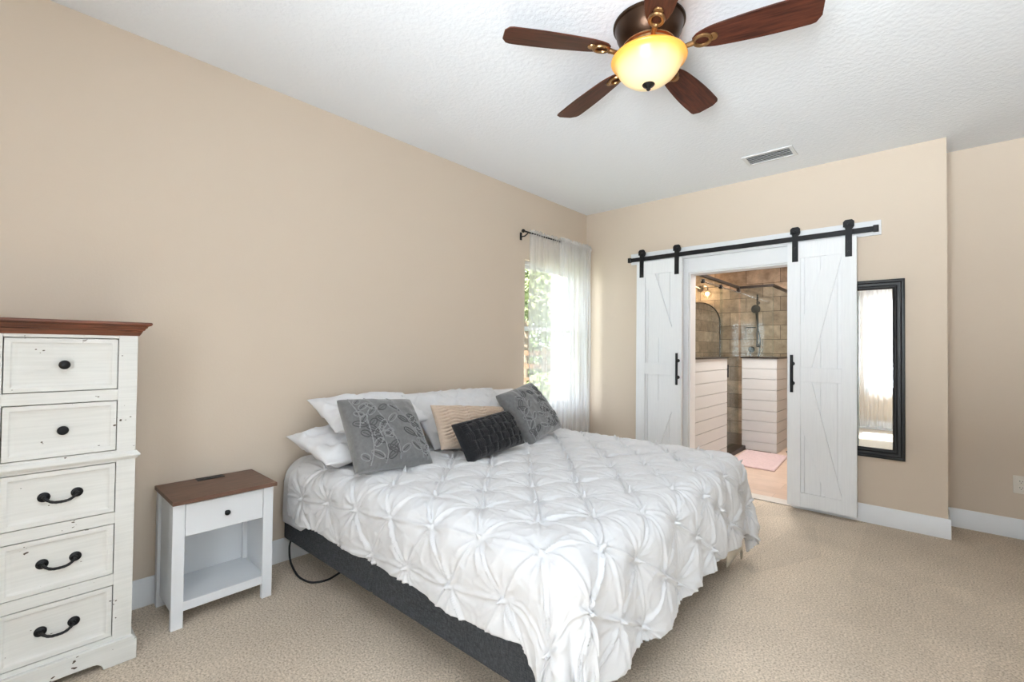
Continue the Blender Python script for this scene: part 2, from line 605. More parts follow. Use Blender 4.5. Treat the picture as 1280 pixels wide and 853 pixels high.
baseboard('baseboard_left', (0, YR), (0, YB), (1, 0))
baseboard('baseboard_back', (0, YB), (1.05, YB), (0, -1))
baseboard('baseboard_door', (2.08, YB), (XC + .015, YB), (0, -1))
baseboard('baseboard_return', (XC, YB), (XC, YN), (1, 0))
baseboard('baseboard_niche', (XC, YN), (3.42, YN), (0, -1))
baseboard('baseboard_right', (XR, YR), (XR, YN), (-1, 0))
baseboard('baseboard_rear', (0, YR), (XR, YR), (0, 1))


# windows (double hung)
def window(name, axis, a0, a1, z0, z1, face, out, mid, mull=False, label=None):
    """axis 'y': in a wall of constant x; 'x': in a wall of constant y. face: wall plane, out: sign towards outside"""
    def P(a, d, z): return (face + out * d, a, z) if axis == 'y' else (a, face + out * d, z)

    def bx(m_, a, d, z, a2, d2, z2):
        q0, q1 = P(a, d, z), P(a2, d2, z2)
        return m_.box(tuple(map(min, q0, q1)), tuple(map(max, q0, q1)))
    root = bpy.data.objects.new(name, None)
    root.location = P((a0 + a1) / 2, .08, z0)
    COL.objects.link(root)
    WORLD[root.name] = Vector(root.location)
    struct(root, label)
    f = MB()
    w = .035
    bx(f, a0, .06, z0, a0 + w, .12, z1); bx(f, a1 - w, .06, z0, a1, .12, z1)
    bx(f, a0, .06, z0, a1, .12, z0 + w); bx(f, a0, .06, z1 - w, a1, .12, z1)
    cols = [(a0 + w, a1 - w)]
    if mull:
        c = (a0 + a1) / 2
        bx(f, c - .035, .055, z0, c + .035, .12, z1)
        cols = [(a0 + w, c - .035), (c + .035, a1 - w)]
    f.build('window_frame', TRIM, root, bevel=.003)
    s_ = MB()
    bx(s_, a0 - .02, -.03, z0 - .025, a1 + .02, .06, z0)
    s_.build('window_sill', TRIM, root, bevel=.004)
    for (c0, c1) in cols:
        for (q0, q1, d) in ((z0 + w, mid + .02, .065), (mid - .02, z1 - w, .09)):
            sh = MB()
            r = .03
            bx(sh, c0, d, q0, c0 + r, d + .022, q1); bx(sh, c1 - r, d, q0, c1, d + .022, q1)
            bx(sh, c0 + r, d, q0, c1 - r, d + .022, q0 + r); bx(sh, c0 + r, d, q1 - r, c1 - r, d + .022, q1)
            so_ = sh.build('sash', TRIM, root, bevel=.002)
            g = MB()
            bx(g, c0 + r, d + .009, q0 + r, c1 - r, d + .013, q1 - r)
            g.build('pane', PANE, so_)
    return root


window('window_1', 'y', WY0, WY1, WZ0, WZ1, 0, -1, 1.45, False, 'white double hung window by the room corner')
window('window_2', 'x', RX0, RX1, RZ0, RZ1, YR, -1, 1.38, True, 'bright window seen in the tall mirror')

window('window_added', 'y', SY0, SY1, RZ0, RZ1, XR, 1, 1.38, True, 'invented double window in the right wall, out of frame, letting in fill light')  # added opening through which the right fill lamp shines

# door casing and header board
b = MB()
b.box((DX0 - .09, YB - .018, 0), (DX0, YB, DZ + .135)).box((DX1, YB - .018, 0), (DX1 + .09, YB, DZ + .135)).box((DX0, YB - .018, DZ), (DX1, YB, DZ + .135))
struct(b.build('trim_1', TRIM, bevel=.002), 'white casing around the bathroom doorway')
b = MB()
b.box((DX0, YB, 0), (DX0 + .012, YB + T, DZ)).box((DX1 - .012, YB, 0), (DX1, YB + T, DZ)).box((DX0 + .012, YB, DZ - .012), (DX1 - .012, YB + T, DZ))
struct(b.build('trim_2', TRIM, bevel=.001), 'white jamb lining the bathroom doorway')
struct(B((.551, YB - .022, 2.122), (2.552, YB, 2.231)).build('trim_3', TRIM, bevel=.002), 'white header board carrying the black door rail')
struct(B((DX0 + .012, YB - .01, 0), (DX1 - .012, YB + T, .008)).build('trim_4', MARBLE, bevel=.002), 'pale threshold between carpet and bathroom floor')

# ------------------------------------------------------------------ bathroom shell
BX0, BX1, BY1, BH = -.45, 2.30, 7.50, 2.74
X1, Y2, X2 = 1.03, 6.36, 1.428
YE = 5.78     # end of the long half wall
struct(B((BX0, YB + T, -.1), (BX1, BY1, 0)).build('floor_bathroom', PLANKT), 'pale wood look plank tile floor of the bathroom')
struct(B((BX0 - T, YB + T, BH), (BX1 + T, BY1 + T, BH + .1)).build('ceiling_bathroom', M_CEIL))
struct(B((BX0 - T, BY1, -.1), (BX1 + T, BY1 + T, BH)).build('wall_shower_back', TILE_Y), 'brown stone tile wall at the back of the shower')
struct(B((BX0 - T, YB + T, -.1), (BX0, BY1, BH)).build('wall_shower_side', TILE_X), 'brown stone tile side wall of the shower')
struct(B((BX1, YB + T, -.1), (BX1 + T, BY1, BH)).build('wall_bathroom_right', WALL))
b = MB().box((BX0, YB + T, -.1), (DX0 - .02, YB + T + .02, BH)).box((DX1 + .02, YB + T, -.1), (BX1, YB + T + .02, BH)).box((DX0 - .02, YB + T, DZ + .02), (DX1 + .02, YB + T + .02, BH))
struct(b.build('wall_bathroom_front', WALL))
struct(B((BX0, YB + T + .02, 0), (X1 - .06, BY1, .012)).box((X1 - .06, Y2, 0), (X2 - .06, BY1, .012)).build('floor_shower', SHFLOOR))


def shiplap(b, axis, a0, a1, face, out, z1, pitch=.131):
    """boards on a face; axis is the direction the boards run along"""
    z = z1
    while z > .005:
        zb = max(0.0, z - pitch)
        q0, q1 = (a0, face, zb + .004), (a1, face + out * .012, z - .002)
        if axis == 'y': q0, q1 = (q0[1], q0[0], q0[2]), (q1[1], q1[0], q1[2])
        b.box(tuple(map(min, q0, q1)), tuple(map(max, q0, q1)))
        z = zb


ZK = 1.165
b = B((X1 - .12, YB + T + .02, 0), (X1 - .012, YE, ZK))
shiplap(b, 'y', YB + T + .02, YE, X1 - .012, 1, ZK)
struct(b.build('wall_knee_left', SHIP, bevel=.0015), 'white shiplap half wall along the shower')
b = B((X1, Y2 + .012, 0), (X2 - .012, Y2 + .12, ZK)).box((X2 - .12, Y2 + .12, 0), (X2 - .012, BY1, ZK))
shiplap(b, 'x', X1, X2 - .012, Y2 + .012, -1, ZK)
shiplap(b, 'y', Y2, BY1, X2 - .012, 1, ZK)
struct(b.build('wall_knee_back', SHIP, bevel=.0015), 'white shiplap half wall at the end of the bath mat')
struct(B((X1 - .14, YB + T + .02, ZK), (X1 + .015, YE + .015, ZK + .018)).build('trim_5', CAPM, bevel=.002), 'dark cap on the long shiplap half wall')
struct(B((X1 - .015, Y2 - .015, ZK), (X2 + .015, Y2 + .13, ZK + .018)).box((X2 - .13, Y2 + .13, ZK), (X2 + .015, BY1, ZK + .018)).build('trim_6', CAPM, bevel=.002), 'dark cap on the far shiplap half wall')
struct(B((X1 - .12, YE, 0), (X1 + .045, Y2 + .0, .055)).build('trim_7', CAPM, bevel=.004), 'dark shower curb below the glass door')

# ------------------------------------------------------------------ outside the left window
struct(B((-30, -8, -.35), (-T - .02, 40, -.25)).build('ground', GRASS), 'lawn outside the window')


def leaf_cloud(blobs, n, size):
    b = MB()
    for _ in range(n):
        cx, cy, cz, r = random.choice(blobs)
        d = Vector((random.gauss(0, 1), random.gauss(0, 1), random.gauss(0, 1))).normalized() * r * (random.random() ** .4)
        c = Vector((cx, cy, cz)) + d
        a = Vector((random.gauss(0, 1), random.gauss(0, 1), random.gauss(0, 1))).normalized()
        w = a.orthogonal().normalized()
        s_ = size * (.6 + .8 * random.random())
        q = [c - a * s_, c + w * s_ * .45, c + a * s_, c - w * s_ * .45]
        b.add(q, [(0, 1, 2, 3)])
    return b


def tree(x, y, h, blobs, n, size, mat, label, name='tree'):
    t = thing(name, (x, y, -.25), label, 'tree', None)
    MB().tube([(x, y, -.25), (x + .1, y, h * .35), (x - .05, y + .1, h * .7)], [.14, .11, .06], 10).build('trunk', BARK, t, smooth=True)
    leaf_cloud([(x + a, y + b_, c, r) for a, b_, c, r in blobs], n, size).build('foliage', mat, t)
    return t


tree(-4.2, 9.3, 4.2, [(0, 0, 3.0, 1.1), (.8, -.6, 2.5, .8), (-.8, .6, 2.7, .9), (.2, 1.0, 3.6, .9)], 3200, .10, LEAF1, 'pale leafy tree outside the window, close to the fence')
tree(-7.5, 12.0, 5.5, [(0, 0, 3.6, 1.7), (1.3, .6, 2.6, 1.2), (-1.3, -.4, 3.0, 1.4), (.3, 1.8, 3.2, 1.3)], 3600, .14, LEAF2, 'taller green tree outside the window, beyond the fence')
sh = thing('shrub', (-2.4, 6.75, -.25), 'low leafy shrub below the window panes outside', 'shrub')
MB().tube([(-2.4, 6.75, -.25), (-2.38, 6.8, .2), (-2.4, 6.75, .5)], [.05, .04, .02], 8).build('stem', BARK, sh)
leaf_cloud([(-2.4, 6.75, .35, .5), (-2.75, 7.2, .3, .45), (-2.1, 6.3, .3, .45), (-2.9, 7.6, .4, .4)], 2200, .06, ).build('foliage', LEAF1, sh)
hg = thing('hedge', (-9.5, 17.0, -.25), 'dense green hedge far behind the fence outside', 'hedge')
MB().tube([(-9.5, 17, -.25), (-9.5, 17, 1.5)], .1, 8).build('stem', BARK, hg)
leaf_cloud([(-9.5 + k * 1.1, 17.0 + k * .75, .8 + .5 * (k % 2), 1.5) for k in range(-5, 6)], 5200, .16).build('foliage', LEAF2, hg)
fe = thing('wooden_fence', (-5.4, 10.5, -.25), 'brown wooden ranch fence outside the window', 'fence')
fdir = Vector((.8, .6, 0))
for k in range(-3, 4):
    q = Vector((-5.4, 10.5, 0)) + fdir * (k * 1.5)
    B((q.x - .06, q.y - .06, -.25), (q.x + .06, q.y + .06, 1.3)).build('post', FENCEW, fe, bevel=.01)
for z in (.35, .75, 1.13):
    a, c = Vector((-5.4, 10.5, z)) - fdir * 4.7, Vector((-5.4, 10.5, z)) + fdir * 4.7
    MB().prism([a + Vector((0, 0, -.07)), a + Vector((0, 0, .07)), a + Vector((.04, -.05, .07)), a + Vector((.04, -.05, -.07))], c - a).build('rail', FENCEW, fe)


# ------------------------------------------------------------------ curtains
def curtain_rod(axis, a0, a1, off, z, face, out, label):
    def P(a, d, zz): return (face + out * d, a, zz) if axis == 'y' else (a, face + out * d, zz)
    t = thing('curtain_rod', P((a0 + a1) / 2, off, z), label, 'curtain rod')
    MB().tube([P(a0, off, z), P(a1, off, z)], .008, 12).build('rod', BLACK, t, smooth=True)
    for a, s_ in ((a0, -1), (a1, 1)):
        MB().sphere(P(a + s_ * .012, off, z), .017, 8).tube([P(a, off, z), P(a + s_ * .004, off, z)], .013, 12).build('finial', BLACK, t, smooth=True)
    for a in (a0 + .05, a1 - .05):
        bb = MB().tube([P(a, 0, z - .03), P(a, off * .6, z - .03), P(a, off, z - .012)], .006, 8)
        q0, q1 = P(a - .012, 0, z - .06), P(a + .012, .006, z + .01)
        bb.box(tuple(map(min, q0, q1)), tuple(map(max, q0, q1)))
        bb.build('bracket', BLACK, t, smooth=True)
    return t


def curtain(axis, a0, a1, z0, zr, face, out, off, folds, amp, mat, label, seed, head=.035):
    rg = np.random.default_rng(seed)
    na, nz = int(folds * 14) + 1, 48
    A = np.linspace(0, 1, na)[:, None]
    Z = np.concatenate([np.linspace(zr + head, zr - .03, 9), np.linspace(zr - .05, z0, nz - 9)])[None, :]
    ph = rg.random(6) * 6.28
    base_ = np.sin(A * folds * 2 * PI + 1.3 * np.sin(A * 9 + ph[0]) + ph[1])
    fine = np.sin(A * folds * 2.3 * 2 * PI + ph[2])
    drop = np.clip((zr - Z) / .5, 0, 1)
    dep = off + amp * (base_ * (.45 + .55 * drop) + .35 * fine * (1 - .5 * drop)) + .006 * np.sin(Z * 4 + A * 20 + ph[3]) * drop
    near = np.exp(-((Z - zr) / .02) ** 2)
    # gathered round the rod: the cloth passes in front of it
    dep = dep * (1 - near) + (off + .012 + .003 * fine) * near
    zz = Z + 0 * A + np.where(Z > zr + .01, .008 * fine, 0)
    along = a0 + (a1 - a0) * A + .006 * np.sin(A * folds * 4 * PI + ph[4]) + 0 * Z
    if axis == 'y': P = np.stack([face + out * dep, along, zz], -1)
    else: P = np.stack([along, face + out * dep, zz], -1)
    o = grid_mesh('sheer_curtain', P, mat, None, tuple(P[na // 2, -1]))
    return tag(o, label, 'curtain', 'white sheer curtains')


curtain_rod('y', 3.155, 4.165, .085, 2.325, 0, 1, 'thin black curtain rod over the corner window')
curtain('y', 3.235, 3.80, .06, 2.325, 0, 1, .080, 7, .013, SHEER, 'thin white sheer curtain over the pane half nearer the grey pillow', 3)
curtain('y', 3.66, 4.215, .06, 2.325, 0, 1, .124, 11, .014, SHEER2, 'denser gathered white sheer curtain hanging next to the room corner', 5)
curtain_rod('x', 1.85, 3.55, .085, 2.32, YR, 1, 'curtain rod over the window that shows in the mirror')
curtain('x', 1.88, 2.45, .04, 2.32, YR, 1, .085, 8, .02, SHEER3, 'white sheer curtain panel reflected in the tall black mirror', 8)

# ------------------------------------------------------------------ barn doors
YF = 4.232   # front face of the doors


def barn_door(name, x0, x1, vertex_right, label):
    root = bpy.data.objects.new(name, None)
    root.location = ((x0 + x1) / 2, YF + .02, .035)
    COL.objects.link(root)
    WORLD[root.name] = Vector(root.location)
    tag(struct(root, label), None, 'door')
    z0, z1, st = .035, 2.125, .092
    zt, zm0, zm1, zb = 2.0, 1.02, 1.13, .145
    yb = YF + .014
    # tongue and groove backing
    b = MB()
    nb = 4
    xs = np.linspace(x0 + .01, x1 - .01, nb + 1)
    for i in range(nb):
        b.box((xs[i] + .0015, yb, z0 + .01), (xs[i + 1] - .0015, yb + .018, z1 - .01))
    b.box((x0 + .012, yb + .006, z0 + .012), (x1 - .012, yb + .014, z1 - .012))
    b.build('backing_panel', BARN, root, bevel=.0015)
    for xa, xb_ in ((x0, x0 + st), (x1 - st, x1)):
        B((xa, YF, z0), (xb_, YF + .036, z1)).build('stile', BARN, root, bevel=.0015)
    for za, zb_ in ((z0, zb), (zm0, zm1), (zt, z1)):
        B((x0 + st, YF + .001, za), (x1 - st, YF + .036, zb_)).build('rail', BARN, root, bevel=.0015)
    # braces: from the vertex side at the middle rail to the far corners
    xi0, xi1 = x0 + st, x1 - st
    w = .10
    vx, fx, sg = (xi1, xi0, -1) if vertex_right else (xi0, xi1, 1)
    for (zc, ze, dz) in ((zm1, zt, 1), (zm0, zb, -1)):
        yf = YF + .003
        poly = [(vx, yf, zc), (vx + sg * .075, yf, zc), (fx, yf, ze - dz * .02), (fx, yf, ze), (fx - sg * w, yf, ze), (vx, yf, zc + dz * .34)]
        if dz * sg > 0: poly = poly[::-1]
        MB().prism(poly, (0, .011, 0)).build('brace', BARN, root, bevel=.0015)
    # pull handle on the stile next to the opening
    hx = (x1 - .03) if vertex_right else (x0 + .038)
    h = MB().tube([(hx, YF - .04, .935), (hx, YF - .04, 1.23)], .011, 14)
    h.build('pull_handle', BLACK, root, smooth=True)
    hb = MB()
    for z in (1.005, 1.16):
        hb = MB().tube([(hx, YF - .038, z), (hx, YF, z)], .009, 12).lathe([(.0, -.006), (.016, -.006), (.016, .0), (0, 0)], (hx, YF, z), 'y', 16)
        hb.build('handle_mount', BLACK, root, smooth=True)
    for xh in (x0 + .055, x1 - .048):
        s_ = B((xh - .021, YF - .006, 1.972), (xh + .021, YF, 2.205))
        poly = [(xh + .040 * math.cos(a), YF - .006, 2.215 + .040 * math.sin(a)) for a in [PI / 6 * k for k in (11, 1, 2, 4, 5, 7)]]
        s_.prism(poly[::-1], (0, .006, 0))
        so_ = s_.build('hanger_strap', BLACK, root, bevel=.0012)
        wl = MB().lathe([(.0, 0), (.032, 0), (.032, .005), (.026, .008), (.026, .016), (.032, .019), (.032, .024), (0, .024)], (xh, YF + .001, 2.2115), 'y', 24)
        wl.build('wheel', BLACK, so_, smooth=True)
        MB().lathe([(0, -.006), (.007, -.006), (.009, 0), (0, 0)], (xh, YF - .006, 2.215), 'y', 6).build('bolt', BLACK, so_)
        MB().lathe([(0, -.005), (.006, -.005), (.008, 0), (0, 0)], (xh, YF - .006, 2.08), 'y', 6).lathe([(0, -.005), (.006, -.005), (.008, 0), (0, 0)], (xh, YF - .006, 2.01), 'y', 6).build('strap_bolts', BLACK, so_)
    return root


barn_door('door_1', .645, 1.102, True, 'white barn door by the window, partly behind the bed')
barn_door('door_2', 1.963, 2.413, False, 'full height white barn door overlapping the black mirror')
t = thing('door_rail', (1.54, 4.245, 2.155), 'long flat black steel rail carrying both white barn doors', 'rail')
B((.556, 4.241, 2.139), (2.538, 4.249, 2.179)).build('track', BLACK, t, bevel=.001)
for x in (.565, 2.525):
    B((x - .016, 4.226, 2.135), (x + .016, 4.252, 2.183)).build('end_stop', BLACK, t, bevel=.003)
for x in (.80, 1.25, 1.54, 1.85, 2.24):
    MB().lathe([(.011, 0), (.011, .043)], (x, 4.249, 2.159), 'y', 14).build('spacer', BLACK, t, smooth=True)

# wall mirror
mx0, mx1, mz0, mz1 = 2.19, 2.683, .487, 1.787
t = thing('wall_mirror', ((mx0 + mx1) / 2, YB, mz0), 'tall black framed wall mirror half hidden behind the white barn door', 'mirror')
prof = [(0, 0), (0, .028), (.006, .030), (.018, .028), (.024, .020), (.042, .018), (.050, .024), (.058, .022), (.070, .012), (.070, 0)]   # (inward, depth)


def frame_mesh(x0, x1, z0, z1, y, prof):
    b = MB()
    vs_ = []
    for (cx, cz, sx2, sz2) in ((x0, z0, 1, 1), (x1, z0, -1, 1), (x1, z1, -1, -1), (x0, z1, 1, -1)):
        for a, d in prof: vs_.append((cx + sx2 * a, y - d, cz + sz2 * a))
    n = len(prof)
    fs = []
    for c in range(4):
        for i in range(n):
            j, c2 = (i + 1) % n, (c + 1) % 4
            fs.append((c * n + i, c * n + j, c2 * n + j, c2 * n + i))
    return b.add(vs_, fs)


frame_mesh(mx0, mx1, mz0, mz1, YB - .001, prof).build('mirror_frame', BLACKGLOSS, t, bevel=.001)
B((mx0 + .06, YB - .012, mz0 + .06), (mx1 - .06, YB - .004, mz1 - .06)).build('mirror_glass', MIRROR, t)

# outlet in the recess
t = thing('wall_outlet', (3.27, YN, .306), 'ivory duplex wall outlet low on the recess wall', 'outlet')
B((3.232, YN - .005, .306), (3.308, YN, .426)).build('cover_plate', OUTLET, t, bevel=.002)
for z in (.345, .388):
    s_ = MB().lathe([(0, -.0065), (.015, -.0065), (.0165, -.004), (.0165, 0)], (3.27, YN - .001, z), 'y', 20).build('socket', OUTLET, t, smooth=True)
    B((3.2625, YN - .0082, z - .001), (3.2645, YN - .0073, z + .008)).box((3.2755, YN - .0082, z - .001), (3.2775, YN - .0073, z + .007)).box((3.268, YN - .0082, z - .010), (3.272, YN - .0073, z - .006)).build('slots', DARKSL, s_)

# ceiling vent
vx0, vx1, vy0, vy1 = 1.745, 2.085, 3.765, 3.972
t = thing('ceiling_vent', ((vx0 + vx1) / 2, (vy0 + vy1) / 2, H), 'white louvred air vent in the ceiling before the barn doors', 'vent')
b = MB()
for q in (((vx0, vy0), (vx1, vy0 + .025)), ((vx0, vy1 - .025), (vx1, vy1)), ((vx0, vy0 + .025), (vx0 + .025, vy1 - .025)), ((vx1 - .025, vy0 + .025), (vx1, vy1 - .025))):
    b.box((*q[0], H - .009), (*q[1], H))
b.build('vent_frame', VENTM, t, bevel=.003)
B((vx0 + .02, vy0 + .02, H - .0015), (vx1 - .02, vy1 - .02, H - .0005)).build('duct_shade_plate', DUCTSHADE, t)  # dark plate painting in the shade between the louvres
for k in range(5):
    y = vy0 + .040 + k * .029
    MB().prism([(vx0 + .024, y + .006, H - .0016), (vx0 + .024, y, H - .0065), (vx0 + .024, y + .002, H - .0072), (vx0 + .024, y + .009, H - .0016)], (vx1 - vx0 - .048, 0, 0)).build('louvre', VENTM, t)

# ------------------------------------------------------------------ ceiling fan
FX, FY = 1.870, 1.937
t = thing('ceiling_fan', (FX, FY, H), 'dark bronze ceiling fan with five walnut blades and a lit amber bowl', 'ceiling fan')
ZB = 2.605
C0 = (FX, FY, 0)
MB().lathe([(.0, H), (.150, H), (.158, H - .006), (.158, H - .014), (.150, H - .02), (.147, H - .03), (.142, H - .055), (.128, H - .085), (.108, H - .105), (0.0, H - .106)], C0, 'z', 48).build('motor_housing', BRONZE, t, smooth=True, ang=25)
MB().lathe([(0, H - .104), (.112, H - .104), (.117, H - .108), (.117, H - .113), (.110, H - .117), (.106, H - .132), (.112, H - .137), (.112, H - .141), (.095, H - .146), (.085, H - .165), (0, H - .166)], C0, 'z', 48).build('switch_housing', BRONZE2, t, smooth=True, ang=25)
bo = [(.158, 2.577), (.165, 2.575), (.167, 2.570), (.163, 2.564), (.152, 2.559), (.146, 2.550), (.136, 2.525), (.118, 2.500), (.090, 2.478), (.055, 2.463), (.012, 2.457)]
bi = [(r - .004 if r > .02 else .012, z + .004) for r, z in bo[::-1]]
bowl = MB().lathe([(r, z) for r, z in bo] + bi[:-1] + [(.154, 2.577)], C0, 'z', 56).build('light_bowl', BOWL, t, smooth=True, ang=60)
MB().lathe([(.026, 2.462), (.028, 2.458), (.024, 2.452), (.014, 2.447), (.009, 2.441), (.010, 2.437), (.006, 2.432), (0.0001, 2.431)], C0, 'z', 24).build('finial', DRKBR, t, smooth=True)


def blade_profile():
    """outline in local x (outwards), y"""
    up, lo = [], []
    for i in range(29):
        s_ = i / 28
        x = .185 + s_ * (.665 - .185)
        w = .048 + .030 * math.sin(min(1, s_ * 1.25) * PI / 2) - .004 * s_
        if s_ < .22: w *= math.sqrt(max(0.0, 1 - ((.22 - s_) / .22) ** 2)) * .70 + .30
        e = (1 - s_)
        cu = 1.0 if e > .07 else math.sqrt(max(0, 1 - ((.07 - e) / .07) ** 2)) * .45 + .55
        cl = 1.0 if e > .10 else math.sqrt(max(0, 1 - ((.10 - e) / .10) ** 2)) * .55 + .45
        up.append((x, w * cu)); lo.append((x, -w * cl))
    return up + lo[::-1]


bp = blade_profile()
blade_me = None
for k in range(5):
    ang_ = 4.046 - k * 2 * PI / 5
    if blade_me is None:
        bb = MB().prism([(x, y, -.003) for x, y in bp], (0, 0, .006))
        o = bb.build('fan_blade', BLADE, None, bevel=.0015)
        ib = MB()
        # iron: curved arm with an open ring and a screw plate, below the blade
        ib.tube([(.085, 0, -.012), (.12, 0, -.018), (.16, 0, -.016), (.19, 0, -.011)], [.012, .009, .010, .012], 10)
        ib.tube([(.225 + .034 * math.cos(a), .027 * math.sin(a), -.009) for a in np.linspace(0, 2 * PI, 21)[:-1]], .008, 8, closed=True)
        ib.lathe([(.0, -.008), (.018, -.008), (.020, -.004), (.020, -.003)], (.268, 0, 0), 'z', 18)
        io = ib.build('blade_iron', BRONZE2, None, smooth=True)
        blade_me, iron_me = o, io
    else:
        o, io = blade_me.copy(), iron_me.copy()
        COL.objects.link(o); COL.objects.link(io)
    o.parent = t
    o.location = (0, 0, ZB - H)
    o.rotation_euler = Matrix.Rotation(ang_, 4, 'Z').__matmul__(Matrix.Rotation(math.radians(-11), 4, 'X')).to_euler()
    io.parent = o
for k, (dx, dy) in enumerate(((.06, -.03), (-.05, .05))):
    l = bpy.data.lights.new('fan_bulb_light', 'POINT')
    l.energy = FAN_W; l.color = (1.0, .72, .40); l.shadow_soft_size = .03
    lo_ = bpy.data.objects.new('fan_bulb_light', l)
    lo_.location = (FX + dx, FY + dy, 2.572)
    COL.objects.link(lo_)

# ------------------------------------------------------------------ dresser
XD, YD0, YD1 = .430, -.062, .366
t = thing('tall_dresser', (.225, .15, 0), 'tall narrow distressed white dresser with five drawers and cherry top', 'dresser')
dz = [(1.083, 1.277), (.842, 1.034), (.600, .790), (.358, .550), (.115, .309)]
dy0, dy1 = .001, .304
b = MB()
b.box((.025, YD0, .06), (.405, YD0 + .02, 1.295)).box((.025, YD1 - .02, .06), (.405, YD1, 1.295)).box((.025, YD0, .06), (.04, YD1, 1.295))
b.box((.405, YD0, .06), (XD, dy0 - .003, 1.295)).box((.405, dy1 + .003, .06), (XD, YD1, 1.295))
zs = [.06] + [z for d in dz[::-1] for z in d] + [1.295]
for i in range(0, len(zs), 2):
    b.box((.405, dy0 - .003, zs[i] + (.003 if i else 0)), (XD, dy1 + .003, zs[i + 1] - (.003 if i < 10 else 0)))
b.build('carcass', DRESSW, t, bevel=.0012)
B((.03, YD0 + .02, .1), (.404, YD1 - .02, .104)).build('bottom_board', DRESSW, t)


def molding(name, prof, mat):
    """profile (out, z) swept round front and both ends of the dresser"""
    b = MB()
    n = len(prof)
    vs_ = []
    for (px, py, ox, oy) in ((.022, YD0, 0, -1), (XD, YD0, 1, -1), (XD, YD1, 1, 1), (.022, YD1, 0, 1)):
        for o_, z in prof: vs_.append((px + ox * o_, py + oy * o_, z))
    fs = [tuple(range(n)), tuple(3 * n + i for i in range(n))[::-1]]
    for c in range(3):
        for i in range(n):
            j = (i + 1) % n
            fs.append((c * n + i, (c + 1) * n + i, (c + 1) * n + j, c * n + j))
    return b.add(vs_, fs).build(name, mat, t, bevel=.0012)


molding('top_molding', [(-.01, 1.292), (.004, 1.292), (.008, 1.298), (.012, 1.307), (.014, 1.312), (.019, 1.314), (.021, 1.320), (.026, 1.324), (.028, 1.330), (.036, 1.333), (.040, 1.337), (.040, 1.343), (.037, 1.346), (-.01, 1.346)], CHERRY)
B((.022, YD0 - .008, 1.325), (XD + .008, YD1 + .008, 1.345)).build('top_board', CHERRY, t)
molding('waist_molding', [(-.004, .800), (.004, .800), (.008, .806), (.014, .812), (.014, .818), (.008, .825), (.004, .830), (-.004, .830)], DRESSW)
# plinth with a shallow arched cut-out
pz, px_ = .095, XD + .016
arch = [(YD0 - .016, .0), (YD0 + .085, .0)] + [(YD0 + .085 + .03 * (1 - math.cos(a)), .030 * math.sin(a)) for a in np.linspace(.2, PI / 2, 6)] \
    + [(YD1 - .085 - .03 * (1 - math.cos(a)), .030 * math.sin(a)) for a in np.linspace(PI / 2, .2, 6)] + [(YD1 - .085, 0), (YD1 + .016, 0), (YD1 + .016, pz - .018), (YD1 + .003, pz), (YD0 - .003, pz), (YD0 - .016, pz - .018)]
b = MB().prism([(XD - .01, y, z) for y, z in arch], (.026, 0, 0))
b.box((.022, YD1 - .01, 0), (px_ - .02, YD1 + .016, pz - .018)).box((.022, YD0 - .016, 0), (px_ - .02, YD0 + .01, pz - .018))
b.build('plinth', DRESSW, t, bevel=.003)
for i, (za, zb) in enumerate(dz):
    # drawer front: border, bevelled step, recessed panel
    b = MB()
    x0 = XD + .001
    rings = [(0, x0 - .02), (0, x0), (.016, x0), (.020, x0 - .003), (.030, x0 - .007), (.034, x0 - .008)]
    vs_ = []
    for ins, x in rings:
        vs_ += [(x, dy0 + ins, za + ins), (x, dy1 - ins, za + ins), (x, dy1 - ins, zb - ins), (x, dy0 + ins, zb - ins)]
    fs = [(3, 2, 1, 0)]
    for r_ in range(len(rings) - 1):
        for k in range(4):
            fs.append((r_ * 4 + k, r_ * 4 + (k + 1) % 4, r_ * 4 + 4 + (k + 1) % 4, r_ * 4 + 4 + k))
    fs.append(tuple(len(vs_) - 4 + k for k in range(4)))
    b.add(vs_, fs)
    b.box((.06, dy0 + .004, za + .004), (x0 - .02, dy1 - .004, zb - .02))
    dr = b.build('drawer', DRESSW, t, bevel=.0008)
    yc, zc = (dy0 + dy1) / 2, (za + zb) / 2
    xs = XD - .007
    if i < 2:
        MB().lathe([(.010, 0), (.007, .004), (.006, .012), (.014, .017), (.0165, .022), (.015, .027), (.008, .030), (.0001, .031)], (xs, yc, zc), 'x', 24).build('knob', BLACK, dr, smooth=True, ang=60)
    else:
        pl = MB()
        for s_ in (-1, 1):
            y = yc + s_ * .044
            pl.lathe([(.0175, 0), (.0175, .003), (.013, .005), (.012, .004), (.006, .007), (.0055, .014), (.0001, .015)], (xs, y, zc + .004), 'x', 22)
        pts = []
        for a in np.linspace(-1, 1, 21):
            pts.append((xs + .016 + .008 * (1 - a * a), yc + .044 * a * (1 - .06 * (1 - abs(a))), zc + .004 - .021 * (1 - abs(a) ** 3.2)))
        rs = [.0042 + .0011 * abs(math.sin(k * 1.1)) for k in range(21)]
        pl.tube(pts, rs, 9)
        pl.build('bail_pull', BLACK, dr, smooth=True, ang=50)

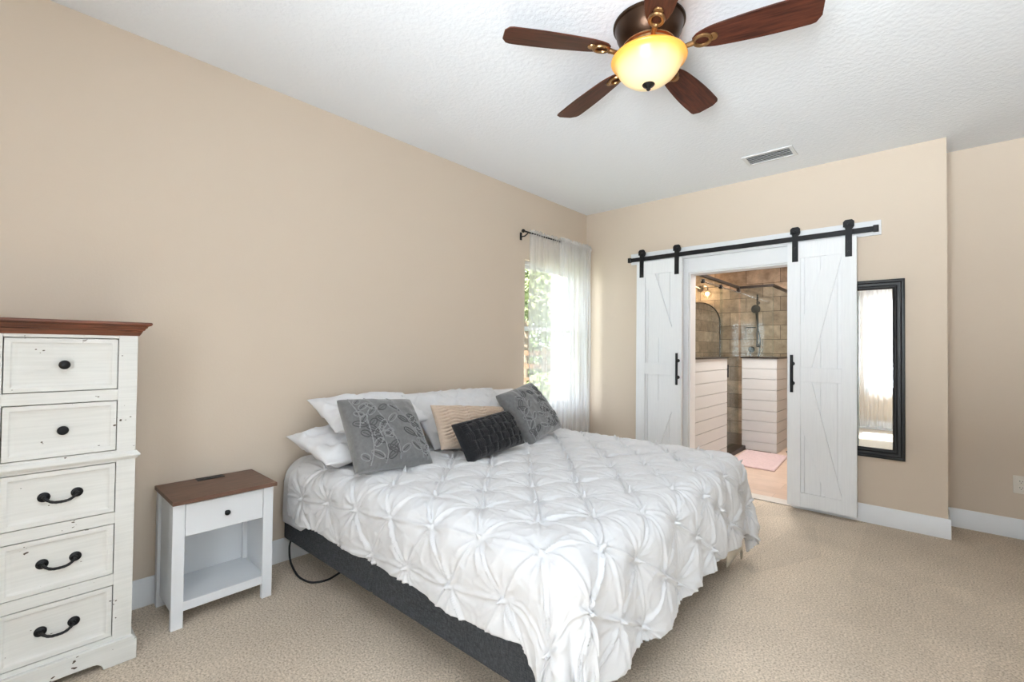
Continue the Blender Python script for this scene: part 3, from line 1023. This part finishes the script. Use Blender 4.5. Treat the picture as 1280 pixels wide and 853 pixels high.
# ------------------------------------------------------------------ nightstand
N0, N1, XF = .512, .930, .348
t = thing('nightstand', (.19, .72, 0), 'small white nightstand with walnut brown top beside the bed', 'nightstand')
ZT = .573
lw = .046
for y0 in (N0, N1 - lw):
    for x0, x1 in ((XF - .026, XF), (.028, .070)):
        B((x0, y0, 0), (x1, y0 + lw, ZT - .018)).build('leg', NSW, t, bevel=.0015)
B((.022, N0 - .007, ZT - .018), (XF + .030, N1 + .007, ZT)).build('top', WALNUT, t, bevel=.0012)
for y in (N0 + .012, N1 - .026):
    B((.070, y, .055), (XF - .026, y + .014, ZT - .018)).build('side_panel', NSW, t, bevel=.001)
B((.040, N0 + .026, .055), (.046, N1 - .026, ZT - .018)).build('back_panel', NSB, t)
B((.046, N0 + .026, .072), (XF - .026, N1 - .026, .112)).box((XF - .03, N0 + lw, .072), (XF - .004, N1 - lw, .112)).build('shelf', NSW, t, bevel=.001)
B((XF - .024, N0 + lw, .546), (XF - .003, N1 - lw, ZT - .018)).build('apron', NSW, t)
b = B((XF - .022, N0 + lw + .002, .402), (XF - .002, N1 - lw - .002, .544)).box((.055, N0 + .035, .41), (XF - .022, N1 - .035, .53))
dr = b.build('drawer', NSW, t, bevel=.001)
MB().lathe([(.007, 0), (.005, .004), (.005, .010), (.011, .014), (.0125, .018), (.010, .022), (.0001, .0235)], (XF - .002, .722, .472), 'x', 22).build('knob', BLACK, dr, smooth=True, ang=60)
ps = B((.035, .668, ZT), (.085, .788, ZT + .004)).build('power_outlet', RUBBER, t, bevel=.0015)
for y in (.69, .722):
    MB().lathe([(0, .0055), (.011, .0055), (.012, .003)], (.06, y, ZT), 'z', 16).build('socket', BLACKGLOSS, ps)
B((.048, .748, ZT + .003), (.056, .775, ZT + .0055)).box((.062, .748, ZT + .003), (.070, .775, ZT + .0055)).build('usb_port', BLACKGLOSS, ps)

# ------------------------------------------------------------------ bed
BA = math.radians(1.25)
_c, _s = math.cos(BA), math.sin(BA)
BO = (.045, 1.105)       # head corner next to the nightstand; local x along the bed, local y across
BL, BW = 1.965, 1.93


def bed(q):
    x, y = q[0], q[1]
    return (BO[0] + _c * x - _s * y, BO[1] + _s * x + _c * y, q[2])


def bedn(A):
    P = A.copy()
    P[..., 0] = BO[0] + _c * A[..., 0] - _s * A[..., 1]
    P[..., 1] = BO[1] + _s * A[..., 0] + _c * A[..., 1]
    return P


t = thing('upholstered_bed_frame', bed((BL / 2, BW / 2, 0)), 'charcoal upholstered bed frame with low black legs', 'bed frame')
for xa, xb in ((0.0, .905), (.909, BL)):
    B((xa, 0, .150), (xb, BW, .335)).xf(bed).build('base_section', CHAR, t, bevel=.012, seg=3)
for x in (.14, .78, 1.02, 1.86):
    for y in (.35, BW - .35):
        MB().lathe([(.03, 0), (.03, .02), (.024, .03), (.024, .152)], (x, y, 0), 'z', 16).xf(bed).build('leg', RUBBER, t, smooth=True)

b = MB()
mo = B((.0, .0, .335), (BL, BW, .598)).xf(bed).build('mattress', SHEET, None, loc=bed((BL / 2, BW / 2, .335)), bevel=.09, seg=5)
tag(mo, 'thick white king mattress under the pintuck comforter', 'mattress')


def drape(U, V, zt, r, flare, x0, x1, y0, y1, corner_fold=.0, seed=0):
    """flat cloth coordinates (bed-local) -> draped over the box x0..x1, y0..y1"""
    ix0, ix1, iy0, iy1 = x0, x1 - r, y0 + r, y1 - r
    dx = np.maximum(U - ix1, 0)
    dy = np.where(V < iy0, V - iy0, np.where(V > iy1, V - iy1, 0))
    d = np.hypot(dx, dy)
    dd = np.where(d < 1e-9, 1, d)
    nx, ny = dx / dd, dy / dd
    arc = r * PI / 2
    a = np.minimum(d, arc) / r
    below = np.maximum(d - arc, 0)
    hor = r * np.sin(a) + flare * below
    ver = r * (1 - np.cos(a)) + below * math.sqrt(1 - flare * flare)
    th = np.arctan2(np.abs(dy), dx + 1e-9)
    mid = np.sin(2 * th) ** 2 * ((dx > 1e-6) & (np.abs(dy) > 1e-6))
    hor = hor + corner_fold * mid * np.clip(below / .3, 0, 1.3) * (np.cos(th * 10 + seed) * .38 + .52)
    X = np.where(d < 1e-9, U, np.minimum(U, ix1) + nx * hor)
    Y = np.where(d < 1e-9, V, np.clip(V, iy0, iy1) + ny * hor)
    Z = zt - ver
    return np.stack([X, Y, Z], -1)


def normals(P):
    du = np.gradient(P, axis=0); dv = np.gradient(P, axis=1)
    n = np.cross(du, dv)
    return n / (np.linalg.norm(n, axis=-1, keepdims=True) + 1e-12)


def thick(o, th, off=-1):
    s_ = o.modifiers.new('solidify', 'SOLIDIFY')
    s_.thickness = th
    s_.offset = off


# fitted sheet: shows at the head corner
u = np.arange(-.0, BL + .24, .015); v = np.arange(-.30, BW + .30, .015)
U, V = np.meshgrid(u, v, indexing='ij')
Vs_ = np.where(V < 0, V * (1 - .45 * np.clip((U - .22) / .25, 0, 1)), V)
P = drape(U, Vs_, .602, .14, .0, 0, BL + .006, -.006, BW + .006)
P += normals(P) * (.006 * vnoise(U * 9, V * 9) + .003 * vnoise(U * 30, V * 24))[..., None]
o = grid_mesh('flat_sheet', bedn(P), SHEET, None, bed((BL / 2, BW / 2, .335)))
tag(o, 'plain white sheet hanging at the bed corner by the nightstand', 'sheet')
thick(o, .002)
# cream blanket whose corner peeps out at the far foot
u = np.arange(1.55, BL + .47, .02); v = np.arange(BW - .42, BW + .25, .02)
U, V = np.meshgrid(u, v, indexing='ij')
P = drape(U, V, .6005, .15, .02, 0, BL + .008, -.008, BW + .008, .0, 1.0)
P += normals(P) * (.012 * vnoise(U * 10, V * 10) * np.clip((.5 - P[..., 2]) / .2, 0, 1))[..., None]
o = grid_mesh('blanket', bedn(P), CREAM, None, bed((BL, BW - .1, .15)))
tag(o, 'cream cloth corner hanging below the comforter at the far foot', 'blanket')
thick(o, .002)

# pintuck comforter
st = .005
u = np.arange(.13, BL + .415, st); v = np.arange(-.278, BW + .33, st)
U, V = np.meshgrid(u, v, indexing='ij')
wav = .030 * vnoise(V * 3.1, U * 0 + 2.3) + .016 * vnoise(V * 9, U * 0 + 7)
Ue = U + wav * np.clip((U - BL) / .4, 0, 1)
wav2 = .045 * vnoise(U * 3.3, V * 0 + 5.3) + .015 * vnoise(U * 11, V * 0 + 1.7)
hd = .05 * vnoise(V * 4.2, V * 0 + 3.1)
cs_ = np.clip((U - 1.79) / .17, 0, 1); cs_ = cs_ * cs_ * (3 - 2 * cs_)
Ve = V * np.where(V < 0, 1 + .75 * cs_, 1) + wav2 * np.clip((-V) / .3, 0, 1)
Ue = Ue + hd * np.clip((.5 - U) / .4, 0, 1)
P = drape(Ue, Ve, .620, .115, .045, 0, BL + .02, -.02, BW + .02, .075, 2.2)
P[..., 2] = np.maximum(P[..., 2], .03)
# pintuck lattice (world-top coordinates of a measured pinch, in bed-local cloth coordinates)
O_ = np.array([1.575, .0])
a_ = np.array([.262, .030]); b_ = np.array([-.145, .168])
wu = U + .018 * vnoise(U * 3, V * 3); wv_ = V + .018 * vnoise(U * 3 + 20, V * 3 + 9)
Mi = np.linalg.inv(np.array([[a_[0], b_[0]], [a_[1], b_[1]]]))
su = Mi[0, 0] * (wu - O_[0]) + Mi[0, 1] * (wv_ - O_[1])
tv = Mi[1, 0] * (wu - O_[0]) + Mi[1, 1] * (wv_ - O_[1])
best = np.full(U.shape, 9.0); bth = np.zeros(U.shape); bid = np.zeros(U.shape, int)
for ds in (0, 1):
    for dt in (0, 1):
        si, ti = np.floor(su) + ds, np.floor(tv) + dt
        px = O_[0] + a_[0] * si + b_[0] * ti; py = O_[1] + a_[1] * si + b_[1] * ti
        dx, dy = wu - px, wv_ - py
        d = np.hypot(dx, dy)
        mk = d < best
        best = np.where(mk, d, best); bth = np.where(mk, np.arctan2(dy, dx), bth)
        bid = np.where(mk, (si * 7 + ti * 13).astype(int), bid)
rnd = _tab[bid % 64, (bid * 5) % 64]; rnd2 = _tab[(bid * 3) % 64, (bid * 11) % 64]
r_ = best
puff = .009 * (1 - np.exp(-(r_ / .06) ** 2))
ang_w = bth + .10 * vnoise(U * 9, V * 9)
rad = np.exp(-(r_ / .088) ** 1.5) * np.clip(r_ / .010, 0, 1)
ridge = lambda c: 1 - 2 * np.abs(np.sin(c)) ** .55
folds = rad * (.0070 * ridge(3 * ang_w + rnd * 6.28) + .0052 * ridge(5.5 * ang_w + rnd2 * 6.28))
lb = np.abs(b_[0] * a_[1] - b_[1] * a_[0])
d_b = np.abs(su - np.round(su)) * lb / np.hypot(*b_)             # distance to tuck lines along b
ab = a_ + b_
q1 = su - tv
d_ab = np.abs(q1 - np.round(q1)) * lb / np.hypot(*ab)            # along a+b
d_a = np.abs(tv - np.round(tv)) * lb / np.hypot(*a_)             # along a
seg = np.clip(.75 + 1.3 * vnoise(su * 1.7 + 3, tv * 1.7 + 8), .15, 1.4)
nearp = .35 + .65 * np.exp(-(r_ / .085) ** 2)
crest = lambda d, w: np.exp(-(d / w) ** 1.4)
tuck = (.0100 * crest(d_b, .0042) - .0050 * np.exp(-((d_b - .010) / .007) ** 2)) * seg
tuck += (.0080 * crest(d_ab, .0045) - .0040 * np.exp(-((d_ab - .014) / .009) ** 2)) * nearp * 1.1
tuck += (.0065 * crest(d_a, .0045) - .003 * np.exp(-((d_a - .014) / .009) ** 2)) * nearp * 1.1
wr = .006 * vnoise(U * 5, V * 5) + .0018 * vnoise(U * 16 + 5, V * 15) + .0006 * vnoise(U * 42, V * 40)
# sharp crumple lines
cr1 = np.abs(vnoise(U * 7 + V * 3, V * 8 - U * 2)); cr2 = np.abs(vnoise(U * 13 - V * 5 + 11, V * 12 + U * 4 + 3))
wr = wr + .0022 * np.exp(-(cr1 / .03)) + .0012 * np.exp(-(cr2 / .04))
nub = .006 * np.exp(-(r_ / .007) ** 2)
h = np.maximum(puff + folds + tuck + wr + nub, -.0045)
# vertical hanging folds on the foot drop
hang = np.clip((U - BL + .02) / .25, 0, 1)
h = h + hang * .012 * np.sin(V * 23 + 2 * np.sin(V * 5)) * 1.0
hang2 = np.clip((-V + .0) / .25, 0, 1)
h = h + hang2 * .006 * np.sin(U * 19 + 2 * np.sin(U * 4))
n_ = normals(P)
P = P + n_ * (1.3 * h)[..., None]
o = grid_mesh('comforter', bedn(P), COMF, None, bed((BL / 2, BW / 2, .2)))
tag(o, 'white pintuck comforter with diamond tucks spread over the bed', 'comforter')
thick(o, .014)


# ------------------------------------------------------------------ pillows
def pillow_xf(center, width_dir, up, normal):
    c, w, u_, n_2 = map(Vector, (center, width_dir, up, normal))
    return lambda a, b_, d: c + w * a + u_ * b_ + n_2 * d


def pillow_pts(U, V, W, Hh, Tk, pinch, power, bow=0.0):
    """front-surface points of an inflated cushion; U,V in -1..1"""
    x = W / 2 * U * (1 - pinch * (1 - V * V) * np.abs(U) ** 2)
    y = Hh / 2 * V * (1 - pinch * (1 - U * U) * np.abs(V) ** 2)
    z = Tk * (np.clip((1 - U * U), 0, 1) * np.clip((1 - V * V), 0, 1)) ** power
    return x, y, z


def lean(y0, y1, xb, xt, zb, zt, yt0=None, yt1=None):
    """frame of a cushion whose bottom edge runs (xb, y0..y1, zb) and top edge (xt, yt0..yt1, zt)"""
    yt0 = y0 if yt0 is None else yt0
    yt1 = y1 if yt1 is None else yt1
    bc, tc = Vector((xb, (y0 + y1) / 2, zb)), Vector((xt, (yt0 + yt1) / 2, zt))
    up_ = tc - bc
    hgt = up_.length
    up_.normalize()
    wd = Vector((.0, 1, 0))
    wd = (wd - up_ * wd.dot(up_)).normalized()
    nr = wd.cross(up_).normalized()
    if nr.x < 0: nr = -nr
    return (bc + tc) / 2, wd, up_, nr, (y1 - y0), hgt


GROUPS = {'bed_pillow': 'white bed pillows along the bed head', 'throw_pillow': 'throw pillows arranged on the bed'}


def cushion(name, fr, Tk, mat, label, pinch=.07, power=.42, n=44, disp=None, wr=.006, seed=1, group=None, rot=0.0, cat='pillow'):
    c, wd, up_, nr, W, Hh = fr
    if rot:
        R_ = Matrix.Rotation(rot, 3, nr)
        wd, up_ = R_ @ wd, R_ @ up_
    g = np.linspace(-1, 1, n)
    g = np.sign(g) * (1 - (1 - np.abs(g)) ** 1.25)
    U, V = np.meshgrid(g, g, indexing='ij')
    out = []
    wdv, upv_, nv, cv = (np.array(k) for k in (wd, up_, nr, c))
    for sd in (1, -1):
        x, y, z = pillow_pts(U, V, W, Hh, Tk, pinch, power)
        edge = np.clip((1 - U * U) * (1 - V * V) * 6, 0, 1)
        z = z + edge * wr * (vnoise(U * 3 + seed, V * 3 + seed * 2) * 2 + vnoise(U * 9 + seed, V * 8))
        if disp is not None and sd > 0: z = z + edge * disp(U, V, x, y)
        out.append(cv + x[..., None] * wdv + y[..., None] * upv_ + (sd * z)[..., None] * nv)
    b = MB()
    idx = {}
    vs_, fs = [], []
    for k, (sd, P) in enumerate(zip((1, -1), out)):
        for i in range(n):
            for j in range(n):
                if k == 1 and (i in (0, n - 1) or j in (0, n - 1)):
                    idx[(k, i, j)] = idx[(0, i, j)]
                else:
                    idx[(k, i, j)] = len(vs_); vs_.append(P[i, j])
        for i in range(n - 1):
            for j in range(n - 1):
                f = (idx[(k, i, j)], idx[(k, i + 1, j)], idx[(k, i + 1, j + 1)], idx[(k, i, j + 1)])
                fs.append(f if sd > 0 else f[::-1])
    b.add(vs_, fs)
    o = b.build(name, mat, None, loc=tuple(Vector(c) - Vector(up_) * Hh / 2), smooth=True, ang=180)
    tag(o, label, cat, GROUPS.get(name))

    def surf(a, v_, lift=0.0):
        x, y, z = pillow_pts(np.array(a, float), np.array(v_, float), W, Hh, Tk, pinch, power)
        e = np.clip((1 - np.array(a) ** 2) * (1 - np.array(v_) ** 2) * 6, 0, 1)
        z = z + e * wr * (vnoise(np.array(a) * 3 + seed, np.array(v_) * 3 + seed * 2) * 2 + vnoise(np.array(a) * 9 + seed, np.array(v_) * 8))
        return Vector((cv + float(x) * wdv + float(y) * upv_ + (float(z) + lift) * nv).tolist())
    return o, surf


def embroider(o, surf, seed, flip=1):
    rd = random.Random(seed)
    light, dark = MB(), MB()
    for sx2, lean_, sv, ev in ((-.70, .26, -.95, .35), (.02, -.42, -.92, .95), (.66, -.46, -.92, .95), (-.86, .10, .0, .93), (.80, .05, -.95, .2), (-.34, .02, -.95, -.1)):
        pts = []
        for k in range(15):
            q = k / 14
            v_ = sv + (ev - sv) * q
            a = flip * (sx2 + lean_ * (v_ + .9) * .5 + .05 * math.sin(q * 5))
            if abs(a) < .95: pts.append((a, v_))
        if len(pts) < 4: continue
        light.tube([surf(a, v_, .002) for a, v_ in pts], .0035, 6)
        for k in range(1, len(pts) - 1, 3):
            a0, v0 = pts[k]
            for sgn in (-1, 1):
                if rd.random() < .12: continue
                L = .28 + .16 * rd.random()
                an = math.radians(90 - sgn * (38 + 22 * rd.random())) + flip * lean_ * .2
                ex, ey = a0 + L * math.cos(an), v0 + L * math.sin(an)
                if abs(ex) > .93 or abs(ey) > .93: continue
                px, py = -math.sin(an), math.cos(an)
                loop = []
                for m_ in range(13):
                    ph = 2 * PI * m_ / 12
                    if m_ == 12: break
                    t_ = .5 - .5 * math.cos(ph)
                    w_ = .072 * math.sin(ph)
                    loop.append((a0 + (ex - a0) * (.18 + .82 * t_) + px * w_, v0 + (ey - v0) * (.18 + .82 * t_) + py * w_))
                (light if rd.random() < .45 else dark).tube([surf(x, y, .0022) for x, y in loop], .003, 6, closed=True)
                dark.tube([surf(a0 + (ex - a0) * q_, v0 + (ey - v0) * q_, .0015) for q_ in (0, .3, .6, .85)], .0025, 6)
    light.build('embroidery_stems', GREYEMB, o, smooth=True)
    dark.build('embroidery_leaves', DARKEMB, o, smooth=True)


ZP = .640
# white pillows against the wall
cushion('bed_pillow', lean(1.07, 1.70, .62, .13, .675, .75), .06, PILW, 'white bed pillow lying lowest at the bed head near the nightstand', .06, .45, wr=.024, seed=3)
cushion('bed_pillow', lean(1.19, 1.85, .47, .12, .80, .945), .055, PILW, 'white leaning bed pillow right behind the front grey embroidered pillow', .05, .42, wr=.024, seed=5)
cushion('bed_pillow', lean(2.57, 3.01, .40, .09, .66, .905), .06, PILW, 'white bed pillow peeping out behind the grey pillow by the window', .05, .42, wr=.012, seed=9)


def sham(U, V, x, y):
    s1, s2 = (x + y) / .17, (x - y) / .17
    d1, d2 = np.abs(s1 - np.round(s1)), np.abs(s2 - np.round(s2))
    return .010 * np.exp(-(d1 / .08) ** 2) + .010 * np.exp(-(d2 / .08) ** 2) - .012 * np.exp(-((d1 ** 2 + d2 ** 2) / .03))


cushion('pillow_sham', lean(1.755, 2.60, .60, .24, ZP, .945), .085, COMF, 'large white pintuck pillow sham in the middle of the bed head', .05, .42, 90, sham, .010, 13)

o, sf = cushion('throw_pillow', lean(1.135, 1.575, .80, .53, ZP, .962, 1.17, 1.61), .092, GREYV, 'grey square pillow with embroidered leafy stems at the bed side near the nightstand', .05, .36, 60, None, .006, 21)
embroider(o, sf, 4)
o, sf = cushion('throw_pillow', lean(2.37, 2.80, .81, .56, ZP, .963, 2.28, 2.72), .092, GREYV, 'grey square pillow with embroidered leafy stems in front of the window', .05, .36, 60, None, .008, 27)
embroider(o, sf, 9, -1)


def ribs(U, V, x, y):
    s_ = y / .021 + .35 * np.sin(x * 42)
    return .012 * np.abs(np.sin(s_ * PI)) - .007 * np.exp(-((np.abs(np.mod(x + .3, .15) - .075)) / .006) ** 2)


def basket(U, V, x, y):
    i, j = np.floor((x + 1) / .052).astype(int), np.floor((y + 1) / .052).astype(int)
    fx, fy = np.mod(x + 1, .052) / .052, np.mod(y + 1, .052) / .052
    chk = (i + j) % 2
    h1 = np.abs(np.sin(fy * 4 * PI)); h2 = np.abs(np.sin(fx * 4 * PI))
    dome = np.where(chk, np.sin(fx * PI), np.sin(fy * PI))
    return .011 * dome + .003 * np.where(chk, h1, h2)


cushion('throw_pillow', lean(1.70, 2.30, .745, .595, ZP, .880, 1.735, 2.33), .062, BEIGEK, 'beige cable knit lumbar pillow between the grey pillows', .05, .36, 150, ribs, .005, 31)
cushion('throw_pillow', lean(1.722, 2.222, .925, .80, ZP, .842, 1.70, 2.20), .055, BLACKK, 'black basket weave knit lumbar pillow in front of the others', .05, .34, 130, basket, .004, 37)

# power cord from under the bed base
pts = [(.10, 1.125, .148), (.11, 1.112, .11), (.16, 1.10, .05), (.25, 1.097, .012), (.33, 1.102, .007), (.39, 1.125, .007), (.415, 1.19, .007), (.39, 1.27, .007), (.36, 1.36, .007)]


def spline(pts, n=8):
    out = []
    P_ = [Vector(pts[0])] + [Vector(q) for q in pts] + [Vector(pts[-1])]
    for i in range(1, len(P_) - 2):
        for k in range(n):
            t_ = k / n
            a, b_, c, d = P_[i - 1:i + 3]
            out.append(.5 * ((2 * b_) + (c - a) * t_ + (2 * a - 5 * b_ + 4 * c - d) * t_ * t_ + (3 * b_ - a - 3 * c + d) * t_ ** 3))
    out.append(Vector(pts[-1]))
    return out


tag(MB().tube(spline(pts), .0055, 8).build('power_cord', RUBBER, None, loc=(.36, 1.2, 0), smooth=True), 'black power cord looping from under the bed onto the carpet', 'cord')

# ------------------------------------------------------------------ bathroom things
GX = X1 - .055
t = thing('shower_enclosure', (GX, 5.6, 0), 'clear glass shower enclosure with dark header rail on the shiplap half walls', 'shower enclosure')
ZH = 2.065
B((GX - .016, 4.60, ZH), (GX + .016, Y2 + .07, ZH + .03)).box((GX - .016, Y2 + .04, ZH), (X2 - .045, Y2 + .07, ZH + .03)).box((X2 - .075, Y2 + .07, ZH), (X2 - .045, BY1, ZH + .03)).build('header_rail', CAPM, t, bevel=.002)
B((GX - .005, 4.60, ZK + .018), (GX + .005, YE - .01, ZH)).build('glass_panel', SHOWERGLASS, t)
B((GX + .02, Y2 + .05, ZK + .018), (X2 - .05, Y2 + .06, ZH)).build('glass_panel', SHOWERGLASS, t)
B((X2 - .065, Y2 + .075, ZK + .018), (X2 - .055, BY1, ZH)).build('glass_panel', SHOWERGLASS, t)
d_ = B((GX + .008, YE - .12, .07), (GX + .018, Y2 - .005, ZH - .06)).build('glass_door', SHOWERGLASS, t)
MB().tube([(GX + .05, YE + .03, .94), (GX + .05, YE + .03, 1.09)], .012, 10).tube([(GX + .018, YE + .03, .96), (GX + .05, YE + .03, .96)], .007, 8).tube([(GX + .018, YE + .03, 1.07), (GX + .05, YE + .03, 1.07)], .007, 8).build('door_handle', BLACK, d_, smooth=True)
for y in (5.05, 5.62):
    MB().lathe([(0, 0), (.022, 0), (.022, .03), (0, .03)], (GX + .012, y, ZH - .06), 'x', 20).build('roller', BLACK, t, smooth=True)
MB().tube([(GX + .025, 5.0, ZH - .06), (GX + .025, Y2 + .02, ZH - .06)], .009, 10).build('slide_bar', CHROME, t, smooth=True)
B((GX - .02, Y2 + .02, ZH - .05), (GX + .02, Y2 + .06, ZH)).build('corner_bracket', CAPM, t, bevel=.003)

t = thing('hand_shower', (.935, BY1, 1.3), 'black hand shower on a slide bar against the stone tile', 'shower head')
xh, yh = .935, BY1 - .05
MB().tube([(xh, yh, 1.32), (xh, yh, 2.09)], .012, 12).build('slide_bar', BLACK, t, smooth=True)
for z in (1.34, 1.97):
    MB().tube([(xh, BY1, z), (xh, yh, z)], .014, 10).lathe([(0, -.012), (.026, -.012), (.026, 0)], (xh, BY1, z), 'y', 16).build('wall_mount', BLACK, t, smooth=True)
MB().lathe([(.0, 0), (.062, 0), (.062, .012), (.03, .03), (.015, .04), (0, .04)], (xh, yh - .09, 1.87), 'y', 24).tube([(xh, yh - .05, 1.86), (xh + .01, yh - .045, 1.74), (xh + .015, yh - .03, 1.60)], [.018, .016, .013], 10).build('spray_head', BLACK, t, smooth=True)
MB().tube(spline([(xh + .015, yh - .03, 1.60), (xh + .05, yh - .05, 1.42), (xh + .03, yh - .05, 1.18), (xh - .04, yh - .05, 1.05), (xh - .09, yh - .03, 1.15), (xh - .09, BY1 - .01, 1.27)]), .008, 8).build('hose', BLACK, t, smooth=True)
MB().lathe([(0, -.03), (.03, -.03), (.045, -.008), (.045, 0)], (xh - .09, BY1, 1.28), 'y', 20).build('valve', BLACK, t, smooth=True)
B((xh - .16, BY1 - .04, 1.60), (xh - .03, BY1 - .0, 1.615)).build('soap_ledge', BLACK, t)

# arched mirror and two-lamp light, solid stand-ins for reflections in the shower glass
xm, rm, zc = .06, .335, 1.69
t = thing('reflected_mirror', (xm, BY1, 1.0), 'arched mirror on the bathroom tile standing in for a reflection in the shower glass', 'mirror')
outl = [(xm - rm, 1.0), (xm + rm, 1.0)] + [(xm + rm * math.cos(a), zc + rm * math.sin(a)) for a in np.linspace(0, PI, 33)]
MB().prism([(x, BY1 - .014, z) for x, z in outl], (0, .012, 0)).build('mirror_glass', MIRROR, t)
MB().tube([(x, BY1 - .010, z) for x, z in outl], .010, 8, closed=True).build('mirror_frame', BLACK, t, smooth=True)
t = thing('reflected_vanity_light', (.1, BY1, 2.2), 'twin lamp wall light above the arched mirror standing in for a reflection in the shower glass', 'wall light')
MB().lathe([(0, -.02), (.05, -.02), (.055, 0)], (.10, BY1, 2.24), 'y', 20).build('backplate', CHROME, t, smooth=True)
for s_ in (-1, 1):
    xc = .115 + s_ * .125
    MB().tube(spline([(.10, BY1 - .015, 2.24), (.10 + s_ * .06, BY1 - .09, 2.28), (xc, BY1 - .12, 2.25), (xc, BY1 - .12, 2.20)]), .009, 8).build('arm', CHROME, t, smooth=True)
    gl = MB().lathe([(.022, 2.21), (.05, 2.19), (.066, 2.15), (.062, 2.11), (.045, 2.085)], (xc, BY1 - .12, 0), 'z', 24).build('glass_shade', GLOBE, t, smooth=True)
    MB().sphere((xc, BY1 - .12, 2.145), .03, 8).build('bulb', BULB, gl, smooth=True)
    l = bpy.data.lights.new('reflected_bulb_light', 'POINT')  # lamp added at the stand-in bulb, warms the tile
    l.energy = 2.2; l.color = (1.0, .70, .42); l.shadow_soft_size = .04
    lo_ = bpy.data.objects.new('reflected_bulb_light', l)
    lo_.location = (xc, BY1 - .20, 2.14)
    COL.objects.link(lo_)

# bath mat
cx, cy, hw, hl, ra = 1.355, 5.86, .235, .445, math.radians(3.5)
g1 = np.linspace(-1, 1, 70); g2 = np.linspace(-1, 1, 110)
U, V = np.meshgrid(g1, g2, indexing='ij')
ed = np.clip((1 - np.maximum(np.abs(U), np.abs(V) * 1.0)) * 25, 0, 1)
X_ = U * hw; Y_ = V * hl
Z_ = .004 + .014 * ed ** .5 + .004 * vnoise(U * 22, V * 40) * ed - .005 * np.exp(-((np.abs(U) - .82) / .04) ** 2) * ed
P = np.stack([cx + X_ * math.cos(ra) - Y_ * math.sin(-ra) * -1, cy + X_ * math.sin(ra) * -1 + Y_ * math.cos(ra), Z_], -1)
o = grid_mesh('bath_mat', P, RUGM, None, (cx, cy, 0))
tag(o, 'pale pink bath mat on the bathroom floor before the shiplap half wall', 'bath mat')
thick(o, .004)
# slim black stand
t = thing('floor_stand', (1.53, 6.58, 0), 'slim black floor stand just visible beside the half wall and barn door', 'stand')
MB().lathe([(0, 0), (.05, 0), (.05, .012), (.012, .02), (0, .02)], (1.535, 6.58, 0), 'z', 24).build('base', BLACK, t, smooth=True)
MB().tube([(1.535, 6.58, .015), (1.535, 6.58, .86)], .013, 12).build('post', BLACK, t, smooth=True)
MB().tube([(1.535, 6.58, .80), (1.66, 6.58, .80), (1.66, 6.58, .66)], .009, 10).build('arm', BLACK, t, smooth=True)
